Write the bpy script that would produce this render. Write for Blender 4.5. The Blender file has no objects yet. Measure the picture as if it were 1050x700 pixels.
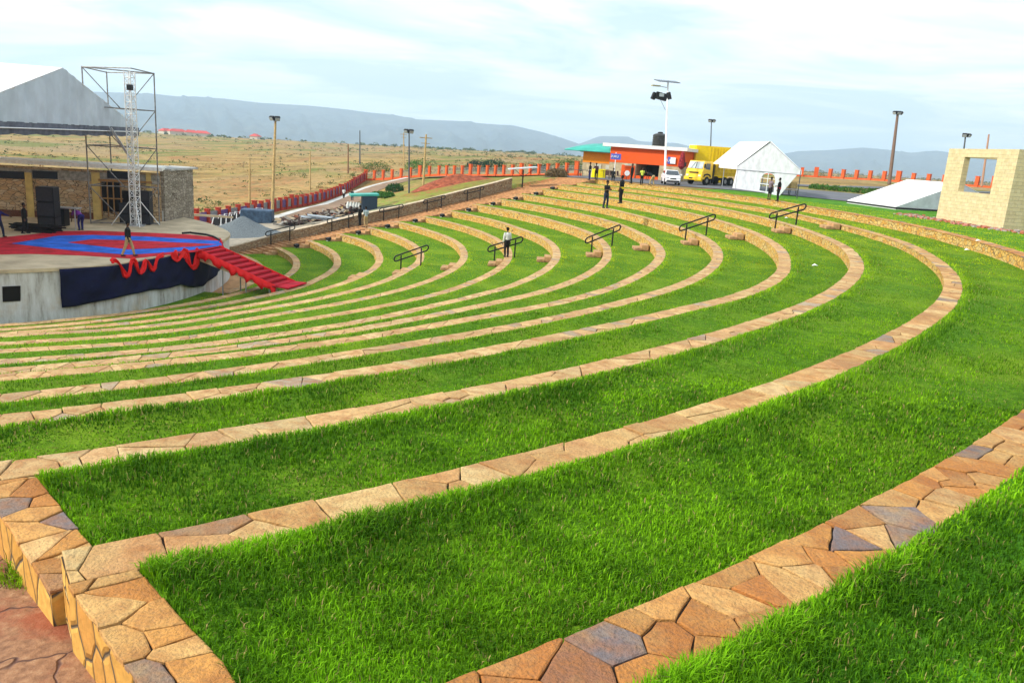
import bpy, bmesh, math, random
import numpy as np
from mathutils import Vector, Matrix, noise as mnoise
random.seed(7); RNG=np.random.default_rng(7)
R=math.radians; PI=math.pi
D=bpy.data; SC=bpy.context.scene; COL=SC.collection
# ---------------------------------------------------------------- camera
H=2.6147; F=808.777; PITCH=0.238705; ROLL=0.0697432
CX,CY=-35.2247,48.7472
cp,sp=math.cos(PITCH),math.sin(PITCH); cr,sr=math.cos(ROLL),math.sin(ROLL)
FW=np.array([0,cp,-sp]); UP0=np.array([0,sp,cp]); RT0=np.array([1.,0,0])
RT=cr*RT0+sr*UP0; UP=-sr*RT0+cr*UP0
cam=D.cameras.new('camera'); co=D.objects.new('camera',cam); COL.objects.link(co)
cam.sensor_width=36; cam.lens=36*F/1050; cam.clip_start=.1; cam.clip_end=40000
co.matrix_world=Matrix(((RT[0],UP[0],-FW[0],0),(RT[1],UP[1],-FW[1],0),(RT[2],UP[2],-FW[2],H),(0,0,0,1)))
SC.camera=co
def ray(x,y): return FW+(x-525)/F*RT-(y-350)/F*UP
def at(x,y,z):                       # a point of the photograph on the level z
    v=ray(x,y); t=(z-H)/v[2]; return np.array([v[0]*t,v[1]*t,z])
def atd(x,y,d):
    v=ray(x,y)*d; v[2]+=H; return v
def hz(x,y,d): return float(atd(x,y,d)[2])
def pol(x,y): return math.hypot(x-CX,y-CY),math.degrees(math.atan2(y-CY,x-CX))
def P(r,a,z=0):
    a=R(a); return np.array([CX+r*math.cos(a),CY+r*math.sin(a),z])
# ---------------------------------------------------------------- rows
Z=[0.0,-0.444,-0.72,-1.163,-1.737,-2.259,-2.798,-3.401,-3.912,-4.375,-4.842,-5.364,-5.868,-6.343,-6.80]
FLOOR=-7.05
W=0.485
TH=np.arange(-56,47,3.0)
T=[[57.19,57.26,57.30,57.32,57.32,57.30,57.30,57.30,57.30,57.29,57.29,57.31,57.34,57.34,57.29,57.24,57.22,57.21,57.19,57.13,57.12,57.17,57.22,57.28,58.04,58.10,58.16,58.23,58.30,58.11,58.11,58.18,58.27,58.37,58.47],
[54.03,54.12,54.19,54.21,54.18,54.13,54.12,54.14,54.19,54.21,54.22,54.23,54.22,54.24,54.34,54.38,54.35,54.34,54.33,54.33,54.40,54.61,54.72,54.49,54.36,54.43,54.65,54.91,55.01,55.10,55.19,55.28,55.39,55.49,55.61],
[51.34,51.40,51.42,51.42,51.39,51.33,51.30,51.31,51.32,51.31,51.33,51.36,51.38,51.40,51.43,51.40,51.35,51.38,51.44,51.49,51.54,51.60,51.69,51.78,51.86,51.93,52.02,52.10,52.19,52.28,52.38,52.48,52.60,52.72,52.85],
[48.51,48.56,48.55,48.51,48.46,48.43,48.45,48.53,48.75,48.86,48.88,48.85,48.75,48.71,48.70,48.69,48.68,48.69,48.73,48.74,48.79,48.89,49.00,49.09,49.15,49.22,49.29,49.36,49.44,49.52,49.60,49.69,49.78,49.88,49.99],
[45.67,45.73,45.73,45.66,45.58,45.55,45.56,45.57,45.59,45.67,45.75,45.77,45.79,45.82,45.86,45.90,45.95,46.00,46.04,46.08,46.04,45.96,45.86,45.93,46.01,46.08,46.35,46.58,46.68,46.77,46.87,46.97,47.08,47.19,47.31],
[42.57,42.69,42.80,42.87,42.85,42.75,42.72,42.79,42.95,43.00,43.01,42.98,42.96,42.97,43.01,43.06,43.11,43.13,43.14,43.16,43.18,43.25,43.38,43.55,43.67,43.73,43.75,43.79,43.86,43.95,44.04,44.13,44.23,44.34,44.46],
[40.18,40.27,40.34,40.35,40.29,40.22,40.10,40.03,40.03,40.10,40.18,40.19,40.19,40.19,40.20,40.22,40.23,40.26,40.31,40.38,40.47,40.59,40.69,40.75,40.78,40.78,40.79,40.84,40.92,41.01,41.09,41.19,41.29,41.40,41.52],
[37.07,37.19,37.40,37.55,37.53,37.47,37.42,37.32,37.17,37.13,37.15,37.21,37.24,37.24,37.25,37.27,37.28,37.30,37.33,37.37,37.44,37.50,37.54,37.58,37.59,37.54,37.55,37.68,37.86,37.99,38.07,38.16,38.26,38.36,38.47],
[34.01,34.09,34.34,34.62,34.65,34.46,34.36,34.33,34.33,34.35,34.39,34.41,34.38,34.33,34.31,34.33,34.34,34.36,34.38,34.40,34.45,34.52,34.58,34.64,34.70,34.76,34.83,34.90,34.97,35.05,35.13,35.21,35.30,35.41,35.52],
[31.27,31.32,31.45,31.68,31.77,31.71,31.52,31.39,31.36,31.37,31.39,31.39,31.39,31.40,31.41,31.42,31.44,31.47,31.50,31.54,31.58,31.62,31.68,31.77,31.86,31.94,32.02,32.05,32.07,32.14,32.24,32.34,32.44,32.55,32.66],
[28.25,28.26,28.35,28.66,28.90,28.90,28.81,28.61,28.54,28.53,28.52,28.50,28.50,28.50,28.50,28.49,28.46,28.47,28.53,28.62,28.69,28.73,28.78,28.84,28.91,28.98,29.05,29.12,29.20,29.28,29.36,29.45,29.55,29.65,29.76],
[25.66,25.71,25.74,25.79,25.86,25.91,25.89,25.80,25.73,25.70,25.68,25.67,25.66,25.68,25.70,25.73,25.75,25.78,25.82,25.86,25.91,25.96,26.01,26.06,26.11,26.19,26.36,26.55,26.67,26.76,26.87,26.87,26.77,26.81,26.96],
[22.76,22.82,22.86,22.88,22.87,22.83,22.79,22.77,22.80,22.83,22.84,22.83,22.85,22.91,22.99,23.01,22.99,22.95,22.96,22.99,23.04,23.09,23.14,23.18,23.22,23.28,23.37,23.46,23.54,23.61,23.70,23.78,23.88,23.98,24.09],
[19.86,19.91,19.95,19.98,19.99,19.99,19.98,19.97,19.96,19.95,19.95,19.95,19.95,19.96,19.97,19.99,20.02,20.05,20.09,20.13,20.18,20.23,20.29,20.35,20.41,20.48,20.55,20.63,20.71,20.79,20.88,20.97,21.07,21.17,21.29]]

T.append([18.1]*35)
NR=15
TA=np.array(T)
WI=[.58]+[W]*14
def rl(i,a): return np.interp(a,TH,TA[i])
def phe(r): return np.interp(r,[0,35,52.6,55.9,58.5,64],[-56.9,-56.9,-54.0,-53.47,-53.22,-53.2])   # outer side of the end wall
def phi_in(r): return phe(r)+np.degrees(.43/np.maximum(r,1))
A1=42.6; AW=46.5
def level(r,a):
    for i in range(NR):
        if r>rl(i,a): return Z[i]
    return FLOOR
# ---------------------------------------------------------------- outer terrain by thin plate spline
CP=[(-22.9,62,-6.6),(-17.8,67,-6.1),(-13.6,71.5,-5.0),(-8,77.8,-3.5),(-1,85.5,-1.4),(5,91.5,-.25),
(-26,75,-6.9),(-22.6,90,-6.2),(-32,79,-7.05),(-31,90,-7),(-30,104,-6.9),(-29,113,-6.8),(-29,131,-6.3),(-29,152,-4.9),(-15,142,-3),
(-6,132,-2.1),(1,124,-1.3),(7.3,114.5,-.5),(-14,101,-3.6),(-7.6,102,-1.9),(-24,110,-6.4),(-14.5,117,-3.7),(-14,85,-4.6),
(-100,250,-9.5),(-209,511,-8.6),(-377,924,-7.1),(-400,615,-8.2),(-133,203,-9),(-51,307,-4.9),(-154,925,-3.9),(4,308,-1.6),(12,925,-1.4),
(-60,100,-7.5),(-60,60,-7),(-60,20,-7.2),(-200,60,-9),(-700,300,-9),
(22,72,0),(16,88,0),(11,90,0),(25,55,0.02),(29,47,0),(40,113,.4),(64,128,1.2),(68,185,1.2),(300,900,.2),(60,60,.3),(40,30,.1),(20,15,0.0),(24,42,0),(24,60,0),(14,80,0),
(10,2,.02),(5,-2,.1),(5,2.4,0.0),(9,6,0.0),(15,16,0),(20,26,0),(24,40,0),(30,-10,.5),(-10,-20,-1),(100,0,1),(300,300,1.5),(-8,-4,-.8),(500,100,2)]
CPA=np.array(CP,float); SCL=30.
def warp(X,Y):                     # compress far distances so the spline stays calm
    r=np.hypot(X,Y-40)+1e-9; k=np.where(r>60,60*(1+np.log(r/60)),r)/r
    return X*k/SCL,(Y-40)*k/SCL
def tpsU(d2): return np.where(d2>1e-12,.5*d2*np.log(np.maximum(d2,1e-12)),0)
_u,_v=warp(CPA[:,0],CPA[:,1]); _n=len(_u)
_K=tpsU((_u[:,None]-_u)**2+(_v[:,None]-_v)**2)+np.eye(_n)*.002
_M=np.zeros((_n+3,_n+3)); _M[:_n,:_n]=_K; _M[:_n,_n]=1;_M[:_n,_n+1]=_u;_M[:_n,_n+2]=_v; _M[_n:,:_n]=_M[:_n,_n:].T
_S=np.linalg.solve(_M,np.concatenate([CPA[:,2],[0,0,0]]))
def hash2(i,j,s=0):
    n=(i.astype(np.int64)*374761393+j.astype(np.int64)*668265263+s*974711)&0x7fffffff
    n=(n^(n>>13))*1274126177&0x7fffffff
    return ((n^(n>>16))&0xffff)/65535.
def vn(x,y,s=0):
    x=np.asarray(x,float);y=np.asarray(y,float);i=np.floor(x);j=np.floor(y);u=x-i;v=y-j;u=u*u*(3-2*u);v=v*v*(3-2*v)
    a=hash2(i,j,s);b=hash2(i+1,j,s);c=hash2(i,j+1,s);d=hash2(i+1,j+1,s)
    return (a*(1-u)+b*u)*(1-v)+(c*(1-u)+d*u)*v
def fbm(x,y,s=0,o=4):
    t=0;a=.5
    for k in range(o): t=t+a*vn(x,y,s+k*7);x=x*2.03;y=y*2.03;a*=.5
    return t
def terr(X,Y):
    X=np.atleast_1d(np.asarray(X,float));Y=np.atleast_1d(np.asarray(Y,float))
    u,v=warp(X,Y); z=np.zeros_like(X)
    for k in range(_n): z+=_S[k]*tpsU((u-_u[k])**2+(v-_v[k])**2)
    z+=_S[_n]+_S[_n+1]*u+_S[_n+2]*v
    d=np.hypot(X,Y)
    # far plain sinks into the valley before the mountains
    z=np.clip(z,-14,3.0)
    z=z-np.clip((d-1000)/2500,0,1)**1.2*60
    rr=np.hypot(X-CX,Y-CY); aa=np.degrees(np.arctan2(Y-CY,X-CX))
    rough=np.clip((d-150)/150,0,1)
    z=z+rough*(fbm(X/70,Y/70,3)-.47)*3.0*np.where(d>1000,0,1)+np.clip((d-80)/60,0,1)*(fbm(X/9,Y/9,5)-.47)*.35
    # top lawn meets row 0
    sec=(aa>-55)&(aa<44.5)
    r0=np.interp(aa,TH,TA[0])+WI[0]
    k=np.clip((rr-r0)/6,0,1)
    z=np.where(sec&(rr<r0+6)&(rr>r0-2),z*k,z)
    # paved path below the end wall, following the steps down
    k=np.clip((-aa-53)/.2,0,1)*np.clip((aa+125)/25,0,1)*np.clip((rr-15)/4,0,1)*np.clip((63-rr)/3,0,1)
    lv=np.interp(rr,[18,19.9,22.8,50,55.1,57.2,60.3],[-7.1,-6.8,-6.5,-1.47,-.95,-.75,-.4])
    z=z*(1-k)+lv*k
    # foot of the stairs side wall
    k=np.clip((52-aa)/5.5,0,1)*(aa>40)*np.clip((62-rr)/4,0,1)*np.clip((rr-17)/1,0,1)
    lv=np.interp(rr,[18,20,31.9,40.2,49.6,57.9],[-6.95,-6.4,-4.5,-2.9,-1.15,-.1])-.9*(aa<46.7)*(rr<57)
    z=z*(1-k)+lv*k
    return z
def tz(x,y): return float(terr(x,y)[0])
def ground(x,y):
    r,a=pol(x,y)
    if -54<a<A1 and r<rl(0,a)+WI[0]: return level(r,a)
    if A1<=a<AW and r<58.5: return float(np.interp(r,STR,STZ))
    return tz(x,y)
STR=[18,20.4,22.9,26.3,29,32,35,38,41,43.8,46.6,49.4,52.2,55,58]
STZ=[-7.0,-6.5,-6.0,-5.5,-5.0,-4.55,-4.1,-3.6,-3.0,-2.5,-2.0,-1.45,-1.0,-.6,-.02]
def hit(x,y,near=20):              # where the photograph's ray meets the ground
    v=ray(x,y); t=near; f=lambda t:(v[2]*t+H)-ground(v[0]*t,v[1]*t)
    while t<1500 and f(t)>0: t*=1.02
    lo,hi=t/1.02,t
    for _ in range(12):
        m=(lo+hi)/2
        if f(m)>0: lo=m
        else: hi=m
    p=v*hi; return np.array([p[0],p[1],ground(p[0],p[1]) if hi<1500 else p[2]+H])
# ---------------------------------------------------------------- materials
MATS={}
def newmat(name):
    m=D.materials.new(name); m.use_nodes=True; n=m.node_tree.nodes; l=m.node_tree.links
    b=n['Principled BSDF']; MATS[name]=m; return m,n,l,b
def mixrgb(n,l,fac,a,b,mode='MIX'):
    x=n.new('ShaderNodeMix'); x.data_type='RGBA'; x.blend_type=mode
    if isinstance(fac,(int,float)): x.inputs[0].default_value=fac
    else: l.new(fac,x.inputs[0])
    for s,v in ((6,a),(7,b)):
        if isinstance(v,tuple): x.inputs[s].default_value=(*v[:3],1)
        else: l.new(v,x.inputs[s])
    return x.outputs[2]
def noise(n,l,scale,vec=None,detail=4,rough=.55,dist=0):
    x=n.new('ShaderNodeTexNoise'); x.inputs['Scale'].default_value=scale; x.inputs['Detail'].default_value=detail
    x.inputs['Roughness'].default_value=rough; x.inputs['Distortion'].default_value=dist
    if vec is not None: l.new(vec,x.inputs['Vector'])
    return x.outputs['Fac']
def ramp(n,l,v,stops):
    x=n.new('ShaderNodeValToRGB'); e=x.color_ramp.elements
    while len(e)<len(stops): e.new(.5)
    for q,(p,c) in zip(e,stops): q.position=p; q.color=(*c,1) if len(c)==3 else c
    l.new(v,x.inputs[0]); return x.outputs[0]
def bump(n,l,b,v,strength=.3,dist=.02):
    x=n.new('ShaderNodeBump'); x.inputs['Strength'].default_value=strength; x.inputs['Distance'].default_value=dist
    l.new(v,x.inputs['Height']); l.new(x.outputs[0],b.inputs['Normal']); return x
def obco(n): return n.new('ShaderNodeTexCoord').outputs['Object']
def geopos(n): return n.new('ShaderNodeNewGeometry').outputs['Position']
def mat(name,col,rough=.6,metal=0,var=.12,scale=6,bmp=.15,bdist=.01,spec=None):
    if name in MATS: return MATS[name]
    m,n,l,b=newmat(name); c=obco(n)
    f=noise(n,l,scale,c,5,.6); f2=noise(n,l,scale*7,c,3)
    d=tuple(max(0,x*(1-var*1.6)) for x in col); h=tuple(min(1,x*(1+var)) for x in col)
    k=ramp(n,l,f,[(.3,d),(.7,h)])
    l.new(k,b.inputs['Base Color']); b.inputs['Roughness'].default_value=rough; b.inputs['Metallic'].default_value=metal
    b.inputs['Specular IOR Level'].default_value=spec if spec is not None else (.5 if rough<.4 or metal else .2)
    if bmp: bump(n,l,b,f2,bmp,bdist)
    return m
def wavemath(n,l,op,a,bv):
    x=n.new('ShaderNodeMath'); x.operation=op
    for s,v in ((0,a),(1,bv)):
        if isinstance(v,(int,float)): x.inputs[s].default_value=v
        else: l.new(v,x.inputs[s])
    return x.outputs[0]
# stones: colour of each stone stored with the mesh
def stonemat():
    m,n,l,b=newmat('flagstone')
    a=n.new('ShaderNodeAttribute'); a.attribute_name='stone'
    c=geopos(n); f=noise(n,l,5,c,6,.65); g=noise(n,l,40,c,5,.6); h=noise(n,l,1.3,c,4,.6)
    k=mixrgb(n,l,ramp(n,l,f,[(.42,(0,0,0)),(.66,(.7,.7,.7))]),a.outputs['Color'],(.34,.13,.035))
    k=mixrgb(n,l,ramp(n,l,h,[(.5,(0,0,0)),(.7,(.5,.5,.5))]),k,(.58,.40,.16))
    k=mixrgb(n,l,ramp(n,l,g,[(.35,(.45,.45,.45)),(.55,(0,0,0))]),k,(.16,.09,.05))
    l.new(k,b.inputs['Base Color']); b.inputs['Roughness'].default_value=.82
    g2=noise(n,l,14,c,6,.7); hh=wavemath(n,l,'ADD',wavemath(n,l,'ADD',f,wavemath(n,l,'MULTIPLY',g,.4)),wavemath(n,l,'MULTIPLY',g2,.8)); bump(n,l,b,hh,1.0,.03)
    b.inputs['Specular IOR Level'].default_value=.25
    return m
M_STONE=stonemat()
M_MORTAR=mat('dark mortar',(.055,.04,.03),.95,var=.4,scale=30,bmp=.5)
def rubble(name,c1,c2,c3,scale,mort=(.1,.075,.05),zs=1.6,edge=.05,bd=.03):
    m,n,l,b=newmat(name)
    tc=n.new('ShaderNodeTexCoord'); mp=n.new('ShaderNodeMapping'); l.new(tc.outputs['UV'],mp.inputs[0]); mp.inputs['Scale'].default_value=(1,zs,1)
    nz=n.new('ShaderNodeTexNoise'); l.new(mp.outputs[0],nz.inputs['Vector']); nz.inputs['Scale'].default_value=3
    vv=n.new('ShaderNodeMixRGB'); vv.blend_type='LINEAR_LIGHT'; vv.inputs[0].default_value=.06; l.new(mp.outputs[0],vv.inputs[1]); l.new(nz.outputs['Color'],vv.inputs[2])
    a=n.new('ShaderNodeTexVoronoi'); a.inputs['Scale'].default_value=scale; l.new(vv.outputs[0],a.inputs['Vector'])
    e=n.new('ShaderNodeTexVoronoi'); e.feature='DISTANCE_TO_EDGE'; e.inputs['Scale'].default_value=scale; l.new(vv.outputs[0],e.inputs['Vector'])
    sx=n.new('ShaderNodeSeparateColor'); l.new(a.outputs['Color'],sx.inputs[0])
    k=ramp(n,l,sx.outputs[0],[(0,c1),(.5,c2),(1,c3)])
    f=noise(n,l,12,tc.outputs['UV'],5,.6)
    k=mixrgb(n,l,ramp(n,l,f,[(.3,(.5,.5,.5)),(.6,(0,0,0))]),k,tuple(x*.45 for x in c2))
    ed=ramp(n,l,e.outputs['Distance'],[(edge*.4,(0,0,0)),(edge,(1,1,1))])
    k=mixrgb(n,l,ed,mort,k); l.new(k,b.inputs['Base Color']); b.inputs['Roughness'].default_value=.9
    b.inputs['Specular IOR Level'].default_value=.2
    bump(n,l,b,wavemath(n,l,'ADD',ramp(n,l,e.outputs['Distance'],[(0,(0,0,0)),(edge*2.4,(1,1,1))]),wavemath(n,l,'MULTIPLY',f,.5)),.9,bd)
    return m
M_RISER=rubble('golden rubble stone',(.55,.27,.05),(.66,.40,.10),(.58,.43,.18),3.6)
M_SIDE=rubble('upright golden stone',(.50,.25,.05),(.60,.34,.08),(.48,.22,.05),3.2,zs=.55,edge=.035)
M_RUB=rubble('brown rubble wall',(.30,.17,.09),(.36,.26,.15),(.42,.33,.21),4.2)
M_BUILD=rubble('coursed stone wall',(.42,.32,.19),(.52,.33,.17),(.58,.48,.33),2.4,zs=2.2)
def blockmat():
    m,n,l,b=newmat('pale dressed block courses'); tc=n.new('ShaderNodeTexCoord'); k=n.new('ShaderNodeTexBrick'); l.new(tc.outputs['UV'],k.inputs['Vector'])
    k.inputs['Scale'].default_value=1; k.inputs['Brick Width'].default_value=.44; k.inputs['Row Height'].default_value=.21; k.inputs['Mortar Size'].default_value=.008; k.inputs['Bias'].default_value=-.1
    k.inputs['Color1'].default_value=(.60,.49,.27,1); k.inputs['Color2'].default_value=(.48,.38,.20,1); k.inputs['Mortar'].default_value=(.34,.29,.20,1)
    f=noise(n,l,3,tc.outputs['UV'],6,.65); g=noise(n,l,25,tc.outputs['UV'],4,.6)
    c=mixrgb(n,l,ramp(n,l,f,[(.4,(0,0,0)),(.7,(.6,.6,.6))]),k.outputs['Color'],(.66,.57,.38)); c=mixrgb(n,l,ramp(n,l,g,[(.35,(.45,.45,.45)),(.5,(0,0,0))]),c,(.34,.28,.16))
    l.new(c,b.inputs['Base Color']); b.inputs['Roughness'].default_value=.9; bump(n,l,b,wavemath(n,l,'ADD',wavemath(n,l,'MULTIPLY',k.outputs['Fac'],-1.2),g),.7,.02); return m
M_BLOCK=blockmat()
M_CONC=mat('weathered concrete',(.42,.42,.40),.9,var=.25,scale=1.2,bmp=.3)
HAZE=True
# ---------------------------------------------------------------- mesh builder
class MB:
    def __init__(s): s.v=[];s.f=[];s.m=[];s.uv=[]
    def add(s,vs,fs,mi=0,uvs=None):
        o=len(s.v); s.v+= [tuple(map(float,v)) for v in vs]
        for k,f in enumerate(fs): s.f.append(tuple(o+i for i in f)); s.m.append(mi); s.uv.append(uvs[k] if uvs else None)
    def box(s,c,d,rz=0,mi=0,tilt=None):
        c=Vector(c); M=Matrix.Rotation(rz,3,'Z')
        if tilt is not None: M=M@Matrix.Rotation(tilt[1],3,tilt[0])
        vs=[c+M@Vector((x*d[0]/2,y*d[1]/2,z*d[2]/2)) for x in(-1,1) for y in(-1,1) for z in(-1,1)]
        fs=[(0,1,3,2),(4,6,7,5),(0,4,5,1),(2,3,7,6),(0,2,6,4),(1,5,7,3)]
        dd=[(d[1],d[2]),(d[1],d[2]),(d[0],d[2]),(d[0],d[2]),(d[0],d[1]),(d[0],d[1])]
        us=[[(0,0),(0,b),(a,b),(a,0)] if k in(0,3) else [(0,0),(a,0),(a,b),(0,b)] for k,(a,b) in enumerate(dd)]
        s.add(vs,fs,mi,us)
    def tube(s,pts,r,n=8,mi=0,closed=False,cap=True):
        pts=[Vector(p) for p in pts]; m=len(pts); rs=r if isinstance(r,(list,tuple)) else [r]*m
        vs=[]; up=None
        for i,p in enumerate(pts):
            a=pts[(i-1)%m] if (i or closed) else p; b=pts[(i+1)%m] if (i<m-1 or closed) else p
            t=(b-a).normalized()
            if up is None: up=Vector((0,0,1)) if abs(t.z)<.9 else Vector((1,0,0))
            x=t.cross(up).normalized(); y=x.cross(t).normalized(); up=y
            for k in range(n): vs.append(p+(x*math.cos(2*PI*k/n)+y*math.sin(2*PI*k/n))*rs[i])
        fs=[]
        for i in range(m if closed else m-1):
            for k in range(n):
                j=(i+1)%m; fs.append((i*n+k,i*n+(k+1)%n,j*n+(k+1)%n,j*n+k))
        if cap and not closed: fs.append(tuple(range(n))[::-1]); fs.append(tuple((m-1)*n+k for k in range(n)))
        s.add(vs,fs,mi)
    def lathe(s,c,prof,n=24,mi=0):
        vs=[];m=len(prof)
        for r,z in prof:
            for k in range(n): vs.append((c[0]+r*math.cos(2*PI*k/n),c[1]+r*math.sin(2*PI*k/n),c[2]+z))
        fs=[(i*n+k,i*n+(k+1)%n,(i+1)*n+(k+1)%n,(i+1)*n+k) for i in range(m-1) for k in range(n)]
        fs.append(tuple(range(n))[::-1]); fs.append(tuple((m-1)*n+k for k in range(n)))
        s.add(vs,fs,mi)
    def prism(s,poly,z0,z1,mi=0,top=None):
        n=len(poly); vs=[(p[0],p[1],z0) for p in poly]+[(p[0],p[1],z1) for p in poly]
        L=[0]
        for i in range(n): L.append(L[-1]+math.dist(poly[i],poly[(i+1)%n]))
        fs=[(i,(i+1)%n,n+(i+1)%n,n+i) for i in range(n)]
        us=[[(L[i],z0),(L[i+1],z0),(L[i+1],z1),(L[i],z1)] for i in range(n)]
        s.add(vs,fs,mi,us)
        s.add([(p[0],p[1],z1) for p in poly],[tuple(range(n))],mi if top is None else top,[[(p[0],p[1]) for p in poly]])
        s.add([(p[0],p[1],z0) for p in poly],[tuple(range(n))[::-1]],mi,[[(p[0],p[1]) for p in poly][::-1]])
    def hexa(s,b,t,mi=0):        # bottom quad, top quad
        s.add(list(b)+list(t),[(3,2,1,0),(4,5,6,7),(0,1,5,4),(1,2,6,5),(2,3,7,6),(3,0,4,7)],mi)
    def build(s,name,mats,parent=None,smooth=False,bevel=0,loc=None):
        if not isinstance(mats,(list,tuple)): mats=[mats]
        me=D.meshes.new(name)
        off=Vector(loc) if loc is not None else (Vector(parent.location) if parent is not None and parent.parent is None else (W_(parent) if parent is not None else Vector((0,0,0))))
        me.from_pydata([tuple(Vector(v)-off) for v in s.v],[],s.f)
        for m in mats: me.materials.append(m)
        me.polygons.foreach_set('material_index',s.m)
        if any(u for u in s.uv):
            ul=me.uv_layers.new(name='UVMap'); flat=[]
            for f,u in zip(s.f,s.uv): flat+= [c for p in (u or [(0,0)]*len(f)) for c in p]
            ul.data.foreach_set('uv',flat)
        if smooth:
            me.polygons.foreach_set('use_smooth',[True]*len(me.polygons))
            me.set_sharp_from_angle(angle=R(40))
        me.validate(); me.update()
        o=D.objects.new(name,me); COL.objects.link(o)
        if parent is not None:
            o.parent=parent; o.location=(0,0,0)
        if loc is not None: o.location=loc
        if bevel:
            md=o.modifiers.new('bevel','BEVEL'); md.width=bevel; md.segments=2; md.limit_method='ANGLE'
        return o
def W_(o):
    v=Vector(o.location); 
    while o.parent is not None: o=o.parent; v=v+Vector(o.location)
    return v
def tag(o,label=None,cat=None,group=None,kind=None):
    if label:o['label']=label
    if cat:
        o['category']=cat; o['kind']='thing'
    if group:o['group']=group
    if kind:o['kind']=kind
    return o
def empty(name,loc,label,cat,group=None,rz=0):
    o=D.objects.new(name,None); COL.objects.link(o); o.location=loc; o.rotation_euler=(0,0,rz); o.empty_display_size=.2
    return tag(o,label,cat,group)
def copy_tree(o,parent=None):
    c=o.copy(); COL.objects.link(c); c.parent=parent
    for ch in [x for x in D.objects if x.parent==o]: copy_tree(ch,c)
    return c
def nmesh(name,V,Fc,mats,cols=None,parent=None,uv=None):    # numpy arrays, all faces same size
    me=D.meshes.new(name); nv=len(V);nf=len(Fc);k=Fc.shape[1]
    me.vertices.add(nv); me.vertices.foreach_set('co',V.astype(np.float32).ravel())
    me.loops.add(nf*k); me.loops.foreach_set('vertex_index',Fc.astype(np.int32).ravel())
    me.polygons.add(nf); me.polygons.foreach_set('loop_start',np.arange(0,nf*k,k,dtype=np.int32)); me.polygons.foreach_set('loop_total',np.full(nf,k,dtype=np.int32))
    for m in (mats if isinstance(mats,(list,tuple)) else [mats]): me.materials.append(m)
    if cols is not None:
        at_=me.color_attributes.new('stone','FLOAT_COLOR','POINT'); at_.data.foreach_set('color',cols.astype(np.float32).ravel())
    if uv is not None:
        ul=me.uv_layers.new(name='UVMap'); ul.data.foreach_set('uv',uv[Fc.ravel()].astype(np.float32).ravel())
    me.update(calc_edges=True); me.validate()
    o=D.objects.new(name,me); COL.objects.link(o)
    if parent: o.parent=parent
    return o
# ---------------------------------------------------------------- voronoi flagstones
def clip(poly,nx,ny,c):            # keep nx*x+ny*y<=c
    out=[];n=len(poly)
    for i in range(n):
        a=poly[i];b=poly[(i+1)%n];da=nx*a[0]+ny*a[1]-c;db=nx*b[0]+ny*b[1]-c
        if da<=0: out.append(a)
        if (da<0<db) or (db<0<da):
            t=da/(da-db); out.append((a[0]+t*(b[0]-a[0]),a[1]+t*(b[1]-a[1])))
    return out
def inset(poly,g):
    n=len(poly); area=sum(poly[i][0]*poly[(i+1)%n][1]-poly[(i+1)%n][0]*poly[i][1] for i in range(n))/2
    if area<0: poly=poly[::-1]
    out=poly
    for i in range(n):
        a=poly[i];b=poly[(i+1)%n];dx=b[0]-a[0];dy=b[1]-a[1];L=math.hypot(dx,dy)
        if L<1e-5: continue
        nx,ny=dy/L,-dx/L
        out=clip(out,nx,ny,nx*a[0]+ny*a[1]-g)
        if len(out)<3: return []
    return out
PAL=[(.54,.28,.07),(.58,.33,.10),(.48,.225,.055),(.60,.39,.14),(.42,.18,.045),(.62,.43,.18),(.52,.25,.065),(.17,.165,.18),(.24,.21,.19),(.30,.15,.08)]
PWT=[.17,.16,.14,.13,.09,.08,.1,.05,.04,.04]
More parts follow.
